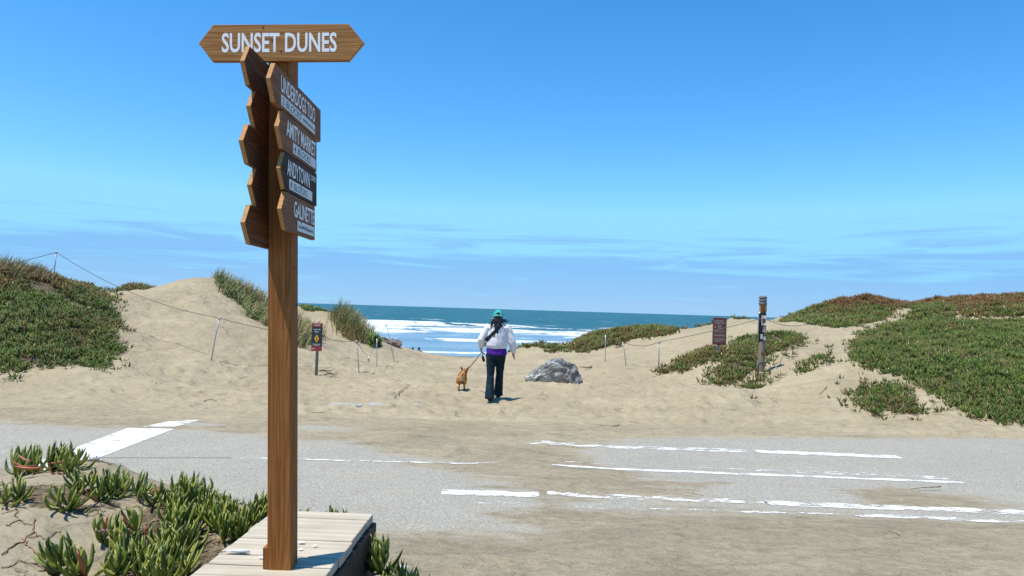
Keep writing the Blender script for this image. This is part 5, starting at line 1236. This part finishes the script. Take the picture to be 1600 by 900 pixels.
cb = tag(link('shoulder_bag', from_bm('shoulder_bag', bm, True), m_strap, None, pr.location), 'black cross-body bag strap over the white sweatshirt', 'bag')
link('pouch', fuse('pouch', [((-.20, .03, 1.02), (.025, .06, .05), (-.20, .06, .98), (.025, .06, .05))], .010, 2), m_strap, cb)

# ------------------------------------------------------------------ dog
DB = ground_hit(720, 611); dg = gz(DB.x, DB.y + .12)
dog = empty('dog', (DB.x, DB.y + .15, dg), R(2)); dog.scale = (.93, .93, .93); tag(dog, 'shaggy tan terrier on a leash trotting away from the camera', 'dog')
m_fur, t, b = mat_new('tan_fur', .8, .2)
sx = N(t, 'ShaderNodeSeparateXYZ'); t.links.new(N(t, 'ShaderNodeTexCoord').outputs['Object'], sx.inputs[0])
c = ramp(t, noise_n(t, 14, 4, .6), [(.3, (.48, .20, .045)), (.5, (.70, .36, .11)), (.7, (.80, .54, .24))])
c = mixc(t, maprange(t, sx.outputs[1], -.25, -.17, .8, 0), c, (.75, .56, .33)); c = mixc(t, maprange(t, noise_n(t, 9, 2, .5), .55, .62, 0, .75), c, (.10, .05, .025)); c = mixc(t, maprange(t, sx.outputs[2], .10, .02, 0, .6), c, (.35, .2, .1))
t.links.new(c, b.inputs['Base Color'])
m_ear = plain('dark_ear_fur', (.055, .028, .015), .85)
hd = (.050, .245, .375)
parts = [((0, -.14, .255), (.084, .080, .088), (0, .02, .262), (.076, .10, .080)), ((0, .02, .262), (.076, .1, .08), (.01, .14, .272), (.080, .085, .10)), ((.012, .15, .30), .062, (.035, .21, .355), .050), (hd, (.055, .058, .052), (.057, .27, .375), (.048, .05, .046)), ((.065, .30, .358), .028, (.075, .335, .348), .021)]
# hind legs: thigh, hock pointing back, shank; front legs with the wrist
for sx_, ky, foot_y in ((-.062, -.10, -.215), (.055, -.06, -.06)):
    parts += [((sx_ * .8, -.14, .235), (.042, .06, .07), (sx_, -.09 + (ky + .1), .165), .034), ((sx_, -.09 + (ky + .1), .165), .030, (sx_ * 1.02, foot_y + .0, .105), .018), ((sx_ * 1.02, foot_y, .105), .017, (sx_ * 1.0, foot_y + .018, .022), .017), ((sx_, foot_y + .015, .018), (.019, .022, .015), (sx_, foot_y + .045, .014), (.018, .02, .013))]
for sx_, fy in ((-.052, .20), (.060, .10)):
    parts += [((sx_, .14, .24), (.034, .045, .06), (sx_, .13, .15), .024), ((sx_, .13, .15), .022, (sx_, fy, .06), .016), ((sx_, fy, .06), .016, (sx_, fy + .01, .018), .018)]
parts += [((0, -.20, .32), .020, (.004, -.245, .345), .020), ((.004, -.245, .345), .020, (.008, -.262, .29), .022), ((.008, -.262, .29), .022, (.008, -.255, .235), .012)]
dbm = fuse('body', parts, .0085, 2); db = link('body', dbm, m_fur, dog)
for s_ in (-1, 1):
    ex = hd[0] + s_ * .046; bm = bmesh.new()
    pts = [(ex - .024, hd[1] - .02, hd[2] + .015), (ex + .024, hd[1] - .02, hd[2] + .015), (ex + s_ * .030, hd[1] + .004, hd[2] + .095), (ex, hd[1] + .02, hd[2] + .035), (ex + s_ * .044, hd[1] - .030, hd[2] + .070)]
    vv = [bm.verts.new(p) for p in pts]; bmesh.ops.convex_hull(bm, input=vv); link('ear', from_bm('ear', bm), m_ear, dog)
link('nose', tube_mesh('nose', [(.075, .345, .352), (.078, .360, .350)], .012, 8), m_ear, dog)
for s_ in (-1, 1): link('eye', tube_mesh('eye', [(hd[0] + .018 + s_ * .026, .310, .388), (hd[0] + .016 + s_ * .024, .318, .388)], .007, 8), m_ink, dog)
link('collar', tube_mesh('collar', [(.03 + .066 * math.cos(a), .185 + .05 * math.sin(a) * .6, .330 + .05 * math.sin(a)) for a in np.linspace(0, 2 * math.pi, 17)], .008, 5), m_strap, dog)
# shaggy coat: thin tufts lying back along the body
Vd = [v.co.copy() for v in dbm.vertices]; Nd = [v.normal.copy() for v in dbm.vertices]; bm = bmesh.new(); rr = random.Random(9)
for i in range(4200):
    k = rr.randrange(len(Vd)); p, n_ = Vd[k], Nd[k]
    if p.z < .09: continue
    L = rr.uniform(.020, .046) * (.45 if p.z < .15 else 1) * (.6 if p.y > .2 else 1)
    d = (n_ * .55 + Vector((rr.uniform(-.3, .3), -.55, -.45 + rr.uniform(-.2, .2)))).normalized(); s_ = d.cross(n_)
    if s_.length < .05: continue
    s_ = s_.normalized() * rr.uniform(.002, .0045)
    a = bm.verts.new(p - s_); b2 = bm.verts.new(p + s_); tp = bm.verts.new(p + d * L); bm.faces.new([a, b2, tp])
link('coat', from_bm('coat', bm), m_fur, db)['kind'] = 'stuff'
# leash from collar to hand, with a bag holder hanging from the handle
hl = Vector(pr.location) + Vector((wriL[0] + .01, wriL[1] + .02, wriL[2] - .085)); ce = dog.matrix_basis @ Vector((.06, .17, .375))
L0 = [hl + Vector((.005, .0, .03)), hl]
for i in range(1, 12): u = i / 11; q = hl.lerp(ce, u); q.z -= .05 * 4 * u * (1 - u) * .5; L0.append(q)
o0 = L0[0]; ls = tag(link('leash', tube_mesh('leash', [q - o0 for q in L0], .0075, 6), m_strap, None, o0), 'black leash from the hand of the person to the dog', 'leash')
link('bag_holder', fuse('bag_holder', [((.020, -.02, -.115), .022, (.040, -.02, -.175), .026)], .008, 1), m_strap, ls)
link('clip_strap', tube_mesh('clip_strap', [(.0, 0, -.02), (.012, -.01, -.07), (.02, -.02, -.10)], .006, 5), m_strap, ls)

# ------------------------------------------------------------------ people far down the beach and behind the left dune
def far_person(x, y, z, h, top, skin, hair, label, rz=0.0, arms=.0, hat=None):
    s = h / 1.7; root = empty('person', (x, y, z), rz); tag(root, label, 'person')
    P = [((-.09, 0, .88), .09, (-.10, .02, .48), .06), ((-.10, .02, .48), .06, (-.10, -.02, .06), .045), ((.09, 0, .88), .09, (.11, .06, .48), .06), ((.11, .06, .48), .06, (.11, .02, .06), .045), ((-.10, -.02, .04), .04, (-.10, .12, .03), .04), ((.11, .02, .04), .04, (.11, .16, .03), .04),
         ((0, 0, .92), (.16, .11, .1), (0, 0, 1.15), (.14, .10, .1)), ((0, 0, 1.15), (.14, .1, .1), (0, 0, 1.38), (.18, .10, .06)), ((0, 0, 1.40), .06, (0, .01, 1.5), .055), ((0, .015, 1.57), (.075, .09, .10), (0, .02, 1.61), (.075, .09, .09)), ((0, .11, 1.57), .018, (0, .10, 1.60), .014)]
    for sg in (-1, 1):
        e_ = (sg * (.25 + arms * .1), .02, 1.13 + arms * .15); w_ = (sg * (.27 - arms * .12), .12 + arms * .12, .90 + arms * .45)
        P += [((sg * .19, 0, 1.40), .058, e_, .045), (e_, .045, w_, .032), (w_, .034, (w_[0], w_[1] + .03, w_[2] - .09 + arms * .15), .028)]
    f = lambda co, n: co * s
    link('body', fuse('body', P, .02, 2, f), skin, root)
    link('top', fuse('top', [((0, 0, 1.0), (.175, .125, .08), (0, 0, 1.36), (.20, .118, .06)), ((-.19, 0, 1.39), .075, (-.235, .01, 1.24), .068), ((.19, 0, 1.39), .075, (.235, .01, 1.24), .068)], .02, 2, f), top, root)
    link('shorts', fuse('shorts', [((0, 0, .95), (.18, .13, .06), (0, 0, .86), (.19, .135, .06)), ((-.09, 0, .86), .105, (-.10, .01, .60), .09), ((.09, 0, .86), .105, (.105, .04, .60), .09)], .02, 2, f), m_black, root)
    link('hair', fuse('hair', [((0, -.01, 1.62), (.088, .095, .085), (0, -.03, 1.56), (.085, .08, .08))], .02, 2, f), hair, root)
    if hat: link('hat', fuse('hat', [((0, .0, 1.66), (.10, .11, .07), (0, .0, 1.68), (.09, .10, .06)), ((0, .0, 1.645), (.17, .18, .012), (0, 0, 1.65), (.17, .18, .012))], .02, 1, f), hat, root)
for px, py, lab, top, rz, ar in ((645, 542.5, 'left one of two distant bathers on the beach', plain('pale_top', (.50, .42, .38), .9), .3, .2), (655, 542.5, 'right one of two distant bathers on the beach', plain('maroon_top', (.16, .05, .06), .9), -.4, .9)):
    D = 58.0; p = at(px, py, D); zg = gz(p.x, p.y); far_person(p.x, p.y, zg, max(1.45, p.z - zg), top, m_skin, m_hair, lab, rz, ar)
p = at(129, 441, 21.5); zg = gz(p.x, p.y); far_person(p.x, p.y, min(zg, p.z - 1.5), p.z - min(zg, p.z - 1.5), plain('blue_jacket', (.05, .09, .20), .9), m_skin, m_hair, 'person behind the left dune, only a dark hat showing', .2, 0, m_black)

bpy.data.scenes.remove(TMP)
